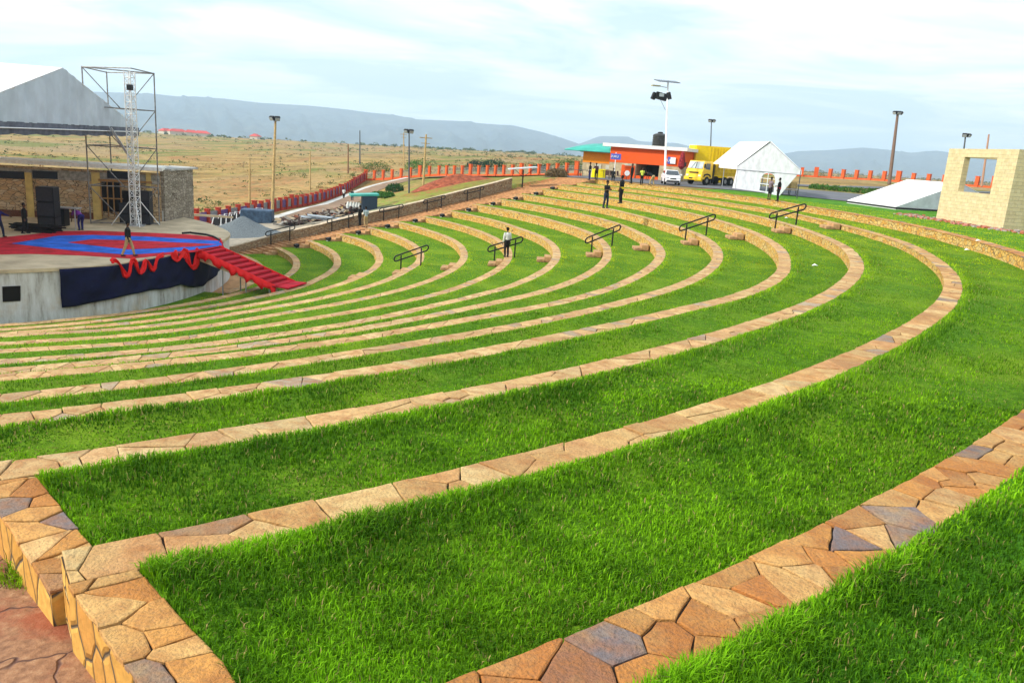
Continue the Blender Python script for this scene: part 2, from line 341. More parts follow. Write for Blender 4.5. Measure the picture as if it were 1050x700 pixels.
def stones(L,wid,sp,fine,rnd,red=0.,pale=0.):
    """polygons of a crazy-paved strip: list of (outer, inner, height, colour) in strip coordinates"""
    seeds=[]
    rows=max(1,round(wid/(.2 if sp<.4 else .25)))
    for k in range(rows):
        s=-sp+rnd.random()*sp
        while s<L+sp:
            seeds.append((s,(k+.5)/rows*wid+rnd.uniform(-.42,.42)*wid/rows)); s+=sp*rnd.choice((.45,.7,.9,1.2,1.6,2.0))
    # drop some seeds so that a stone sometimes spans the full width
    seeds=[q for q in seeds if rnd.random()>.16]
    seeds.sort(); out=[]
    for i,(x,y) in enumerate(seeds):
        if x<-1.5*sp or x>L+1.5*sp: continue
        if min(L,x+3*sp)-max(0,x-3*sp)<.02: continue
        p=[(max(0,x-3*sp),0),(min(L,x+3*sp),0),(min(L,x+3*sp),wid),(max(0,x-3*sp),wid)]
        j=i-1
        for rng in (range(i-1,-1,-1),range(i+1,len(seeds))):
            for j in rng:
                u,v=seeds[j]
                if abs(u-x)>6*sp: break
                nx,ny=u-x,v-y; c=(u*u+v*v-x*x-y*y)/2
                p=clip(p,nx,ny,c)
                if len(p)<3: break
            if len(p)<3: break
        if len(p)<3: continue
        p=inset(p,rnd.uniform(.005,.009) if fine else .010)
        if len(p)<3: continue
        if fine:
            q=[]
            for a in range(len(p)):
                A=p[a];B=p[(a+1)%len(p)];l=math.dist(A,B);m=max(1,int(l/.09))
                for t in range(m):
                    u=t/m; q.append((A[0]+(B[0]-A[0])*u+rnd.gauss(0,.0035),A[1]+(B[1]-A[1])*u+rnd.gauss(0,.0035)))
            p=q
        cx=sum(a[0] for a in p)/len(p);cy=sum(a[1] for a in p)/len(p)
        inn=[(cx+(a[0]-cx)*(1-.012/max(.02,math.dist(a,(cx,cy)))),cy+(a[1]-cy)*(1-.012/max(.02,math.dist(a,(cx,cy))))) for a in p]
        c=rnd.choices(PAL,PWT)[0]; j=rnd.uniform(.8,1.15); c=(c[0]*j,c[1]*j*(1-red*.12),c[2]*j*(1-red*.15)); q_=(.64*j,.50*j,.29*j); c=tuple(a*(1-pale)+b*pale for a,b in zip(c,q_))
        out.append((p,inn,rnd.gauss(0,.004),(rnd.gauss(0,.012),rnd.gauss(0,.012)),(cx,cy),c))
    return out
def strip_mesh(name,sts,mapf,parent,thick=.035,label=None):
    V=[];Fc=[];Cc=[]
    for p,inn,dh,tl,c0,col in sts:
        n=len(p);o=len(V)
        for ring,dz in ((p,-thick),(p,-.005),(inn,0)):
            for a in ring:
                V.append(mapf(a[0],a[1],dz+dh+tl[0]*(a[0]-c0[0])+tl[1]*(a[1]-c0[1])))
        Cc+= [(*col,1)]*(3*n)
        for k in range(2):
            for i in range(n): Fc.append((o+k*n+i,o+k*n+(i+1)%n,o+(k+1)*n+(i+1)%n,o+(k+1)*n+i))
        Fc.append(tuple(o+2*n+i for i in range(n)))
    me=D.meshes.new(name); me.from_pydata(V,[],Fc); me.materials.append(M_STONE)
    at_=me.color_attributes.new('stone','FLOAT_COLOR','POINT'); at_.data.foreach_set('color',np.array(Cc,np.float32).ravel())
    me.update(); 
    bm=bmesh.new(); bm.from_mesh(me); bmesh.ops.recalc_face_normals(bm,faces=bm.faces); bm.to_mesh(me); bm.free()
    o=D.objects.new(name,me); COL.objects.link(o); o.parent=parent
    return o
ORD=['outermost','second','third','fourth','fifth','sixth','seventh','eighth','ninth','tenth','eleventh','twelfth','thirteenth','fourteenth','fifteenth']
rnd=random.Random(11)
def row_wall(i):
    a0=float(phe(rl(i,-53.6)+.24))+.05 if i<14 else -9.; a1=A1
    rr=lambda a: float(rl(i,a))
    z=Z[i]; zb=(Z[i+1] if i<14 else FLOOR)-.25
    angs=np.arange(a0,a1+.01,.5 if i>3 else .25); angs[-1]=a1
    wob=lambda a,zz: .012*math.sin(a*37+zz*11+i)+.01*math.sin(a*91.7)
    if i==0: lab='outermost flagstone-capped seating wall curving along the edge of the top lawn'
    elif i==14: lab='innermost low stone-capped ring beside the foot of the stage ramp'
    elif i==1: lab='second seating wall from the top lawn, its square capped end standing beside the reddish path'
    else: lab='%s curved seating wall of stone counting inward from the top lawn'%ORD[i]
    e=D.objects.new('seating_wall',None); COL.objects.link(e); tag(e,lab,'retaining wall','curved stone seating walls')
    w=WI[i]
    s=0;S_=[0]
    for k in range(1,len(angs)):
        s+=rr(angs[k])*R(angs[k]-angs[k-1]); S_.append(s)
    L=s
    m=MB(); n=len(angs)
    inn=[P(rr(a)+.03+wob(a,0)*.5,a) for a in angs]; out=[P(rr(a)+w,a) for a in angs]
    zt=z-.028
    V=[];
    for k in range(n): V+=[(*inn[k][:2],zb),(*inn[k][:2],zt),(*out[k][:2],zt),(*out[k][:2],zb)]
    fs=[];us=[];mi=[]
    for k in range(n-1):
        o=k*4;p=o+4
        m.add([V[o],V[p],V[p+1],V[o+1]],[(3,2,1,0)],0,[[(S_[k],zt),(S_[k+1],zt),(S_[k+1],zb),(S_[k],zb)]])
        m.add([V[o+1],V[p+1],V[p+2],V[o+2]],[(3,2,1,0)],1)
        m.add([V[o+2],V[p+2],V[p+3],V[o+3]],[(3,2,1,0)],0,[[(S_[k],zb),(S_[k+1],zb),(S_[k+1],zt),(S_[k],zt)]])
    for o,fl in ((0,0),((n-1)*4,1)):
        f=(0,1,2,3) if not fl else (3,2,1,0)
        m.add(V[o:o+4],[f],0,[[(0,zb),(0,zt),(w,zt),(w,zb)] if not fl else [(w,zb),(w,zt),(0,zt),(0,zb)]])
    m.build('wall_face',[M_RISER,M_MORTAR],e)
    def mapf(s,t,dz):
        a=float(np.interp(s,S_,angs)); p=P(rr(a)-.012+t*(w+.02)/w,a); return (p[0],p[1],z+dz)
    sts=stones(L,w,.36 if i==0 else (.42 if i<10 else .5),i<4,rnd,red=1. if i==0 else 0,pale=[0,.25,.4,.45,.5][min(i,4)]*rnd.uniform(.9,1.1))
    strip_mesh('capstones',sts,mapf,e)
    return e
for i in range(NR): row_wall(i)
# end wall: stepped segments beside the path
ew=D.objects.new('end_wall',None); COL.objects.link(ew); tag(ew,'stepped end wall with crazy-paved top running down beside the reddish path','wall')
def end_seg(i):
    # between row i's outer side and row i-1's lip, top level Z[i]
    ra=rl(i,-53.6)+(WI[i] if i<14 else .4); rb=rl(i-1,-53.6)+.03 if i>0 else 61.
    if i==0: rb=59.2
    z=Z[i]-.028; zb=Z[i]-1.0
    def pt(s,t): # s along, t across from outer side
        r=ra+s; a=float(phe(r))+math.degrees(t/r); return P(r,a)
    L=rb-ra; w=.43; m=MB(); N=6
    for k in range(N):
        s0=L*k/N;s1=L*(k+1)/N
        A,B,C_,D_=pt(s0,0),pt(s1,0),pt(s1,w),pt(s0,w)
        q=lambda p,zz:(p[0],p[1],zz)
        m.add([q(A,zb),q(B,zb),q(B,z),q(A,z)],[(0,1,2,3)],0,[[(s0,zb),(s1,zb),(s1,z),(s0,z)]])
        m.add([q(A,z),q(B,z),q(C_,z),q(D_,z)],[(0,1,2,3)],1)
        m.add([q(D_,zb),q(C_,zb),q(C_,z),q(D_,z)],[(3,2,1,0)],0,[[(s0,z),(s1,z),(s1,zb),(s0,zb)]])
    for s_ in (0,L):
        A,D_=pt(s_,0),pt(s_,w); m.add([(A[0],A[1],zb),(D_[0],D_[1],zb),(D_[0],D_[1],z),(A[0],A[1],z)],[(0,1,2,3)],0,[[(0,zb),(w,zb),(w,z),(0,z)]])
    m.build('wall_segment',[M_SIDE,M_MORTAR],ew)
    def mapf(s,t,dz):
        p=pt(s,t-.01); return (p[0],p[1],Z[i]-.004+dz)
    strip_mesh('paved_top',stones(L,w+.02,.33,i<5,rnd,red=.8),mapf,ew)
for i in range(0,14): end_seg(i)
# ---------------------------------------------------------------- treads
def lawnmat():
    m,n,l,b=newmat('turf soil'); c=geopos(n)
    f=noise(n,l,.35,c,5,.6); g=noise(n,l,9,c,5,.65); h=noise(n,l,60,c,3,.6)
    k=ramp(n,l,g,[(.25,(.03,.09,.003)),(.5,(.08,.20,.006)),(.75,(.17,.34,.012))])
    k=mixrgb(n,l,ramp(n,l,f,[(.45,(0,0,0)),(.7,(.6,.6,.6))]),k,(.26,.38,.02))
    k=mixrgb(n,l,ramp(n,l,h,[(.3,(.5,.5,.5)),(.5,(0,0,0))]),k,(.02,.045,.006))
    l.new(k,b.inputs['Base Color']); b.inputs['Roughness'].default_value=.95; b.inputs['Specular IOR Level'].default_value=.1
    bump(n,l,b,wavemath(n,l,'ADD',g,h),.8,.05); return m
M_LAWN=lawnmat()
def tread(i):
    V=[];Fc=[];nr=7
    a_=np.concatenate([[0],np.arange(.02,1.0001,.01)])
    for u in a_:
        for j in range(nr):
            # row i outer side to row i-1 lip (i>=1); row 14's inner floor for i==15
            pass
    angs=np.arange(-57.4,A1+.01,.4)
    for a in angs:
        ri=(rl(i,a)+WI[i]-.03) if i<14 or a>-9.5 else 15.
        ro=rl(i-1,a)+.06
        for j in range(nr):
            t=j/(nr-1); r=ri+(ro-ri)*t
            lim=float(phi_in(r))-.05; clampd=a<lim; aa=max(a,lim)
            bulge=.05*math.exp(-((r-ri-.35)/.4)**2) if i<12 else 0
            p=P(r,aa); V.append((p[0],p[1],Z[i]-.03+(0 if clampd else bulge)+.02*(vn(p[0]*1.3,p[1]*1.3,4)-.5)))
    n=len(angs)
    for k in range(n-1):
        for j in range(nr-1): o=k*nr+j; Fc.append((o,o+1,o+nr+1,o+nr))
    o=nmesh('lawn_terrace',np.array(V),np.array(Fc),M_LAWN); tag(o,kind='structure'); return o
for i in range(1,15): tread(i)
# ---------------------------------------------------------------- terrain sheet
def groundmat():
    m,n,l,b=newmat('dry grassland'); c=geopos(n)
    mp=n.new('ShaderNodeMapping'); l.new(c,mp.inputs[0]); mp.inputs['Scale'].default_value=(1,.45,1)
    f=noise(n,l,.012,mp.outputs[0],6,.62); g=noise(n,l,.09,c,6,.65); h=noise(n,l,1.1,c,5,.65); s=noise(n,l,.03,mp.outputs[0],5,.6,1)
    a=n.new('ShaderNodeAttribute'); a.attribute_name='stone'   # r: turf, g: red soil, b: path paving
    sep=n.new('ShaderNodeSeparateColor'); l.new(a.outputs['Color'],sep.inputs[0])
    dry=ramp(n,l,g,[(.28,(.13,.09,.03)),(.45,(.29,.18,.055)),(.58,(.42,.28,.10)),(.72,(.13,.10,.035))])
    dry=mixrgb(n,l,ramp(n,l,f,[(.45,(0,0,0)),(.6,(.65,.65,.65))]),dry,(.30,.22,.13))
    dry=mixrgb(n,l,ramp(n,l,s,[(.52,(0,0,0)),(.6,(.8,.8,.8))]),dry,(.12,.16,.025))
    sc=wavemath(n,l,'MULTIPLY',ramp(n,l,s,[(.33,(1,1,1)),(.42,(0,0,0))]),ramp(n,l,h,[(.4,(0,0,0)),(.5,(1,1,1))]))
    dry=mixrgb(n,l,sc,dry,(.32,.14,.05))
    dry=mixrgb(n,l,ramp(n,l,h,[(.36,(.85,.85,.85)),(.5,(0,0,0))]),dry,(.08,.08,.025))
    soil=ramp(n,l,h,[(.3,(.22,.07,.03)),(.6,(.42,.17,.07))])
    fz=ramp(n,l,wavemath(n,l,'ADD',sep.outputs[1],wavemath(n,l,'MULTIPLY',wavemath(n,l,'SUBTRACT',h,.5),.9)),[(.42,(0,0,0)),(.55,(1,1,1))])
    k=mixrgb(n,l,fz,dry,soil)
    k=mixrgb(n,l,sep.outputs[2],k,ramp(n,l,h,[(.3,(.20,.20,.19)),(.6,(.36,.34,.30))]))
    turf=ramp(n,l,h,[(.25,(.03,.10,.006)),(.5,(.06,.19,.01)),(.75,(.13,.27,.02))])
    fz=ramp(n,l,wavemath(n,l,'ADD',sep.outputs[0],wavemath(n,l,'MULTIPLY',wavemath(n,l,'SUBTRACT',h,.5),.5)),[(.42,(0,0,0)),(.55,(1,1,1))])
    k=mixrgb(n,l,fz,k,turf)
    l.new(k,b.inputs['Base Color']); b.inputs['Roughness'].default_value=.95; b.inputs['Specular IOR Level'].default_value=.1
    bump(n,l,b,wavemath(n,l,'ADD',h,g),.8,.25); return m
M_GROUND=groundmat()
def terrain():
    angs=np.unique(np.round(np.concatenate([np.arange(-180,180,2.0),np.arange(-60,140,.5),[-54.0,-53.6,44.5]]),3))
    rs=[0.]; 
    while rs[-1]<9500: rs.append(rs[-1]+max(1.6,rs[-1]*.022) if rs[-1]<90 else rs[-1]*1.03)
    rs=np.array(rs[1:]); nr=len(rs)
    angs=np.sort(np.concatenate([angs[(angs!=-53.25)&(angs!=A1+.3)],[-53.25,-53.25,A1+.3,A1+.3]]))
    A,Rr=np.meshgrid(angs,rs,indexing='ij')
    # inside the bowl start at row 0's outer side
    base=np.interp(A,TH,TA[0])+WI[0]-.03
    sec=(A>=-53.25)&(A<=A1+.3); i0=int(np.searchsorted(angs,-53.25)); sec[i0]=False; i1=int(np.searchsorted(angs,A1+.3)); sec[i1+1]=False
    Rs=np.where(sec,np.where(Rr<58,0,Rr),Rr)
    Rn=np.where(sec,base+(Rr-rs[0])*(1-base/ (rs[-1])),Rr)
    # keep spacing gentle near the rim
    t=(np.arange(nr)/(nr-1.))[None,:]
    Rn=np.where(sec,base+ (np.exp(t*math.log((9500-58)/1.2+1))-1)*1.2,Rn)
    X=CX+Rn*np.cos(np.radians(A));Y=CY+Rn*np.sin(np.radians(A))
    Zt=terr(X.ravel(),Y.ravel())
    V=np.stack([X.ravel(),Y.ravel(),Zt],1)
    na=len(angs); idx=np.arange(na*nr).reshape(na,nr); Fs=[]
    for k in range(na):
        q=(k+1)%na
        s1=sec[k,0];s2=sec[q,0]
        if s1!=s2: continue
        a=idx[k,:-1];b=idx[k,1:];c=idx[q,1:];d=idx[q,:-1]
        Fs.append(np.stack([a,b,c,d],1))
    Fc=np.concatenate(Fs)
    x,y=V[:,0],V[:,1]; rr=np.hypot(x-CX,y-CY); aa=np.degrees(np.arctan2(y-CY,x-CX)); d=np.hypot(x,y)
    turf=np.zeros(len(V)); soil=np.zeros(len(V))
    turf=np.where((aa>-53.5)&(aa<30)&(rr<75),1,turf)
    turf=np.where((aa>47)&(aa<76)&(rr>38)&(rr<92)&(x>-17-.12*(y-85)),.47,turf)
    turf=np.where((aa>20)&(aa<60)&(rr>79)&(rr<100),.45,turf)
    soil=np.where((aa>46)&(aa<90)&(rr<40),.35,soil); grv=np.where((aa>46)&(aa<90)&(rr<46)&(x>-31.5),.75,0.)
    soil=np.where(np.hypot(x+8,y-99)<7,.7,soil)
    soil=np.where((aa>42)&(aa<62)&(rr>50)&(rr<66),.5,soil)
    soil=np.where((aa<-53.5),.95,soil)
    soil=np.where((x<-36)&(x>-85)&(y>95)&(y<170),.38,soil)
    cols=np.stack([turf,soil,grv,soil*0+1],1)
    o=nmesh('ground',V,Fc,M_GROUND,cols); tag(o,kind='structure')
    # the wedges at the two borders of the bowl
    return o
terrain()
# staircase strip between the rows and the side wall
def stairs_strip():
    m=MB(); col=mat('red earth steps',(.42,.22,.10),.95,var=.25,scale=3,bmp=.5)
    rs=[17.5]
    while rs[-1]<59: rs.append(rs[-1]+.48)
    zs=lambda r: float(np.interp(r,STR,STZ))
    for k in range(len(rs)-1):
        r0,r1=rs[k],rs[k+1]; z=zs(r1); q=[P(r0,A1-.15),P(r1,A1-.15),P(r1,AW+.1),P(r0,AW+.1)]
        m.hexa([(p[0],p[1],z-.7) for p in q],[(p[0],p[1],z-.1) for p in q])
    o=m.build('earth_steps',col); tag(o,kind='structure')
stairs_strip()
# inner floor
m=MB(); m.lathe((CX,CY,FLOOR-.4),[(19.2,0),(19.2,.37)],72); tag(m.build('arena_floor',mat('orange packed earth',(.44,.24,.11),.95,var=.25,scale=1.5,bmp=.4)),kind='structure')

def path():
    m_,n,l,b=newmat('stained reddish screed'); c=geopos(n); f=noise(n,l,1.1,c,6,.65); g=noise(n,l,14,c,5,.6); h=noise(n,l,.5,c,5,.7,1)
    k=ramp(n,l,g,[(.3,(.17,.075,.035)),(.6,(.31,.155,.075)),(.8,(.42,.27,.15))])
    k=mixrgb(n,l,ramp(n,l,f,[(.5,(0,0,0)),(.62,(.85,.85,.85))]),k,(.26,.06,.02)); k=mixrgb(n,l,ramp(n,l,h,[(.52,(0,0,0)),(.6,(.8,.8,.8))]),k,(.13,.035,.02))
    nz=n.new('ShaderNodeTexNoise'); nz.inputs['Scale'].default_value=2.5; l.new(c,nz.inputs['Vector']); vv=n.new('ShaderNodeMixRGB'); vv.blend_type='LINEAR_LIGHT'; vv.inputs[0].default_value=.35; l.new(c,vv.inputs[1]); l.new(nz.outputs['Color'],vv.inputs[2])
    e=n.new('ShaderNodeTexVoronoi'); e.feature='DISTANCE_TO_EDGE'; e.inputs['Scale'].default_value=.8; l.new(vv.outputs[0],e.inputs['Vector'])
    ck=ramp(n,l,e.outputs['Distance'],[(.003,(0,0,0)),(.012,(1,1,1))]); k=mixrgb(n,l,ck,(.08,.03,.02),k); l.new(k,b.inputs['Base Color']); b.inputs['Roughness'].default_value=.85
    bump(n,l,b,wavemath(n,l,'ADD',wavemath(n,l,'ADD',f,g),ck),.6,.03)
    V=[];nr=90;nw=14; rs=np.linspace(16,60,nr)
    for r in rs:
        for k_ in range(nw):
            t=k_/(nw-1)*2.8-.1; a=float(phe(r))-math.degrees(t/r); p=P(r,a); V.append(p)
    V=np.array(V); V[:,2]=terr(V[:,0],V[:,1])+.03
    Fc=np.array([(i*nw+k_,(i+1)*nw+k_,(i+1)*nw+k_+1,i*nw+k_+1) for i in range(nr-1) for k_ in range(nw-1)])
    tag(nmesh('footpath',V,Fc[:,::-1],m_),kind='structure')
path()
# ================================================================ things
paint=lambda nm,c,rough=.5,**k: mat(nm,c,rough,var=.06,scale=2,bmp=0.05,**k)
BLACK=paint('black steel',(.012,.012,.014),.45); GALV=mat('galvanised steel',(.42,.43,.44),.45,.6,var=.15,scale=5,bmp=.05)
WHITE=mat('white pvc fabric',(.74,.75,.76),.55,var=.04,scale=1.2,bmp=.12,bdist=.03)
GREYF=mat('grey tent fabric',(.48,.54,.62),.6,var=.10,scale=.8,bmp=.2,bdist=.05)
WOOD=mat('weathered pole wood',(.42,.29,.12),.85,var=.25,scale=4,bmp=.3); GLASS=mat('dark glass',(.03,.04,.05),.08,var=0,bmp=0,spec=.8)
RUBBER=mat('rubber',(.015,.015,.016),.8); REDCL=mat('red carpet',(.52,.012,.03),.9,var=.3,scale=1.2,bmp=.6,bdist=.04)
REDS=mat('red satin',(.78,.012,.014),.55,var=.12,scale=3,bmp=.3,bdist=.02); BLUEC=mat('blue carpet',(.02,.13,.62),.9,var=.3,scale=1.2,bmp=.6,bdist=.04)
def drumR(a): return float(np.interp(a,[-110,-70,-50,-35,-27,-8,4,15,30,50,70],[18.6,18.6,18.4,18.7,17.9,16.95,16.5,16.3,15.6,15.2,15.2]))
ZD=-4.2
# --- stage
def concrete_stained():
    m,n,l,b=newmat('stained stage concrete'); tc=n.new('ShaderNodeTexCoord'); mp=n.new('ShaderNodeMapping'); l.new(tc.outputs['UV'],mp.inputs[0]); mp.inputs['Scale'].default_value=(2.2,.35,1)
    f=noise(n,l,1.3,mp.outputs[0],6,.7); g=noise(n,l,.6,tc.outputs['UV'],5,.6); h=noise(n,l,9,tc.outputs['UV'],4)
    k=ramp(n,l,f,[(.3,(.20,.18,.15)),(.48,(.50,.50,.48)),(.7,(.66,.68,.68))])
    k=mixrgb(n,l,ramp(n,l,g,[(.5,(0,0,0)),(.68,(.7,.7,.7))]),k,(.46,.33,.18))
    l.new(k,b.inputs['Base Color']); b.inputs['Roughness'].default_value=.9; bump(n,l,b,wavemath(n,l,'ADD',f,h),.4,.03); return m
M_DRUM=concrete_stained(); M_DECK=mat('dusty screed',(.52,.42,.28),.9,var=.2,scale=.8,bmp=.3)
st=empty('concert_stage',(CX,CY,FLOOR),'round pale concrete open-air stage with dusty deck at the bottom of the bowl','stage')
m=MB(); a_=np.arange(-125,72.1,1.5); s=0
for k in range(len(a_)-1):
    a,b=a_[k],a_[k+1]; p=P(drumR(a),a); q=P(drumR(b),b); ds=math.dist(p[:2],q[:2])
    m.add([(p[0],p[1],FLOOR-.3),(q[0],q[1],FLOOR-.3),(q[0],q[1],ZD-.02),(p[0],p[1],ZD-.02)],[(0,1,2,3)],0,[[(s,0),(s+ds,0),(s+ds,3),(s,3)]]); s+=ds
m.build('stage_wall',M_DRUM,st,smooth=False)
rimq=[P(drumR(a)+.07,a) for a in a_]
poly=[(p[0],p[1]) for p in rimq]+[(-23.2,64),(-62,64),(-66,40)]
m=MB(); m.prism(poly,ZD-.16,ZD); m.build('deck',M_DECK,st)
# hatch in the stage wall
def wallpt(x,y,off=0.0):            # point of the photograph on the stage wall
    lo,hi=20.,80.; v=ray(x,y)
    for t in np.arange(25,75,.05):
        p=v*t; r,a=pol(p[0],p[1])
        if r<drumR(a)+off: return Vector((p[0],p[1],p[2]+H))
    return Vector((p[0],p[1],p[2]+H))
m=MB(); a,b,c,d=[wallpt(*q,.06) for q in((2.5,294),(21,293),(21,308.5),(3,309.5))]; n_=Vector((.7,-.7,0))
m.hexa([d-n_*.05,c-n_*.05,b-n_*.05,a-n_*.05],[d+n_*.02,c+n_*.02,b+n_*.02,a+n_*.02]); m.build('hatch_opening',mat('dark opening',(.01,.008,.008),.9),st)
# --- carpets
def sheetpoly(name,px,z,th,mt,label,cat,group=None):
    m=MB(); pl=[tuple(at(x,y,z)[:2]) for x,y in px]
    area=sum(pl[i][0]*pl[(i+1)%len(pl)][1]-pl[(i+1)%len(pl)][0]*pl[i][1] for i in range(len(pl)))
    if area<0: pl=pl[::-1]
    m.prism(pl,z-th,z); o=m.build(name,mt); return tag(o,label,cat,group)
sheetpoly('red_carpet',[(-70,250),(0,243.5),(30,240.5),(62,237),(94,236.5),(150,238.5),(195,240.5),(226,244),(228,247),(229,252),(200,258),(168,261.5),(135,264.8),(80,261.5),(30,260),(-70,262)],ZD+.02,.02,REDCL,'large red carpet covering the middle of the round stage','carpet')
sheetpoly('blue_carpet',[(12,249.5),(60,241.5),(95,240.8),(150,242.5),(226,247),(227.5,251.5),(198,256),(168,258.8),(132,261),(75,256.8)],ZD+.035,.013,BLUEC,'pointed blue carpet laid over the red one on the stage','carpet')
sheetpoly('red_carpet',[(70,248.5),(95,245.2),(150,247),(222,250.4),(196,252.8),(132,255.6)],ZD+.05,.013,REDCL,'narrow red carpet tongue lying inside the blue carpet on the stage','carpet')
# --- drape on the stage wall
NAVY=mat('navy drape cloth',(.003,.005,.035),.8,var=.3,scale=1.5,bmp=.3,bdist=.05)
def drape():
    top=[(60,272.5),(228,247)]; bx=[60,75,100,120,140,150,165,178,184,190,196,205,214,222,228]; by=[315,313,308.5,304,300,297.5,296,293,291.5,293.5,294.5,293,286,279,268]
    V=[];Fc=[];nx=84;nz=12
    A0,A1_=pol(*wallpt(60,285)[:2])[1],pol(*wallpt(226,256)[:2])[1]
    for k in range(nx+1):
        a=A0+(A1_-A0)*k/nx; p=P(drumR(a),a); q=None
        # px of this column
        d=Vector((p[0],p[1],-5.2-H)); X=float(np.dot(d,RT)/np.dot(d,FW))*F+525
        yb=np.interp(X,bx,by); 
        lo,hi=-7.,-4.3
        for _ in range(30):
            mid=(lo+hi)/2; dd=Vector((p[0],p[1],mid-H)); Y=350-F*float(np.dot(dd,UP)/np.dot(dd,FW))
            if Y>yb: lo=mid
            else: hi=mid
        zb=lo
        for j in range(nz+1):
            z=(ZD-.05)*(1-j/nz)+zb*j/nz
            r=drumR(a)+.10+.05*math.sin(k*.55+j*.5)+.07*vn(k*.31,j*.5,3)+.03*j/nz
            p2=P(r,a,z); V.append(p2)
    for k in range(nx):
        for j in range(nz): o=k*(nz+1)+j; Fc.append((o,o+1,o+nz+2,o+nz+1))
    o=nmesh('stage_drape',np.array(V),np.array(Fc),NAVY); md=o.modifiers.new('t','SOLIDIFY'); md.thickness=.015
    for p_ in o.data.polygons: p_.use_smooth=True
    tag(o,'dark navy cloth drape hung round the front of the stage wall','drape')
drape()
# --- red swags
def swag(pts,w,label,r0=.26):
    P3=[wallpt(x,y,r0) for x,y in pts]
    # smooth
    for _ in range(1):
        q=[P3[0]]
        for a,b in zip(P3[:-1],P3[1:]): q+= [a*.75+b*.25,a*.25+b*.75]
        P3=q+[P3[-1]]
    m=MB(); n=len(P3); vs=[]
    for i,p in enumerate(P3):
        t=(P3[min(n-1,i+1)]-P3[max(0,i-1)]).normalized(); out=Vector((p.x-CX,p.y-CY,0)).normalized(); s=t.cross(out).normalized()
        ww=w*(.8+.35*math.sin(i*.9))
        for k in range(5):
            u=(k/4-.5); vs.append(p+s*ww*u+out*(.05*math.cos(u*PI*3+i*.6)))
    fs=[(i*5+k,i*5+k+1,i*5+k+6,i*5+k+5) for i in range(n-1) for k in range(4)]
    m.add(vs,fs); o=m.build('red_swag',REDS,smooth=True); md=o.modifiers.new('t','SOLIDIFY'); md.thickness=.02; tag(o,label,'fabric swag')
swag([(114,268.5),(117,266),(122,269),(126,277),(129,284),(133,281),(134,270),(136,265),(139,269),(141,277),(144,281),(147,276),(149,266),(152,268),(155,276),(159,277),(160,268),(162,263),(168,261)],.24,'looping red satin swag hung over the navy drape')
swag([(178,258),(180,263),(183,267),(186,262),(189,258),(193,266),(197,275),(201,272),(203,262),(202,254)],.5,'short broad red satin swag beside the head of the red stairs')
swag([(226,247),(228,252),(229.5,257),(229,262)],.35,'red cloth hanging at the far corner of the stage by the stairs')
# --- red ramp stairs
def ramp_stairs():
    t0a,t0b=Vector(at(203,257.5,ZD)),Vector(at(224,252,ZD)); zb=-5.80
    b0a,b0b=Vector(at(276,294.5,zb)),Vector(at(309,289.5,zb))
    e=empty('red_stairs',tuple((b0a+b0b)/2-Vector((0,0,.1))),'long flight of red carpeted stairs from the stage down to the grass terraces','stairs')
    n=10; tr=MB(); rs=MB()
    A0=(t0a+t0b)/2; B0=(b0a+b0b)/2; wv=((t0b-t0a).normalized()+(b0b-b0a).normalized()).normalized(); wv=Vector((wv.x,wv.y,0)).normalized(); hw=.95
    dr=(B0-A0); 
    for k in range(n):
        p=A0+dr*((k+.5)/n); L=Vector((dr.x,dr.y,0)).length/n; h=-dr.z/n
        z=ZD-h*(k+.35)
        an=math.atan2(dr.y,dr.x)
        tr.box((p.x,p.y,z-.03),(L*.98,hw*2,.06),an); rs.box((p.x-math.cos(an)*L*.5,p.y-math.sin(an)*L*.5,z-.03+h*.42),(.03,hw*2-.02,h*.8),an)
    tr.build('tread',REDCL,e); rs.build('riser',mat('red carpet darkened as shade',(.28,.005,.012),.9),e)  # risers repeat the carpet red, darkened to put shade into the colour
    lp=MB(); p=B0+Vector((dr.x,dr.y,0)).normalized()*.25; lp.box((p.x,p.y,zb+.03),(1.0,2.1,.08),math.atan2(dr.y,dr.x)); lp.build('bottom_mat',REDCL,e)
    for sg,nm in ((-1,'side_cloth'),(1,'side_cloth')):
        c=MB(); vs=[];m_=44
        for i in range(m_+1):
            u=i/m_; p=A0+dr*u+wv*sg*(hw+.03)
            dz=.34+.12*math.sin(u*34+sg)+.07*math.sin(u*71)
            o_=wv*sg*(.05*math.sin(u*60)+.05)
            vs+=[p+Vector((0,0,.10)),p+o_+Vector((0,0,-dz*.5)),p+o_*1.6+Vector((0,0,-dz))]
        c.add(vs,[(i*3+k,i*3+k+1,i*3+k+4,i*3+k+3) for i in range(m_) for k in range(2)]); o=c.build(nm,REDS,e,smooth=True); md=o.modifiers.new('t','SOLIDIFY'); md.thickness=.02
    s_=MB(); 
    for sg in (-1,1):
        q=wv*sg*(hw-.12); s_.hexa([A0+q+Vector((0,0,-.62))-wv*.05,B0+q+Vector((0,0,-.3))-wv*.05,B0+q+Vector((0,0,-.3))+wv*.05,A0+q+Vector((0,0,-.62))+wv*.05],[A0+q+Vector((0,0,-.2))-wv*.05,B0+q+Vector((0,0,-.12))-wv*.05,B0+q+Vector((0,0,-.12))+wv*.05,A0+q+Vector((0,0,-.2))+wv*.05])
    s_.build('stringer',mat('pale timber',(.62,.50,.32),.8),e)
    for u in (.3,.6,.9):
        for sg in(-1,1):
            lg=MB(); p=A0+dr*u+wv*sg*(hw-.12); lg.tube([(p.x,p.y,-7.0),(p.x,p.y,p.z-.2)],.04); lg.build('support_post',GALV,e)
    pass
ramp_stairs()
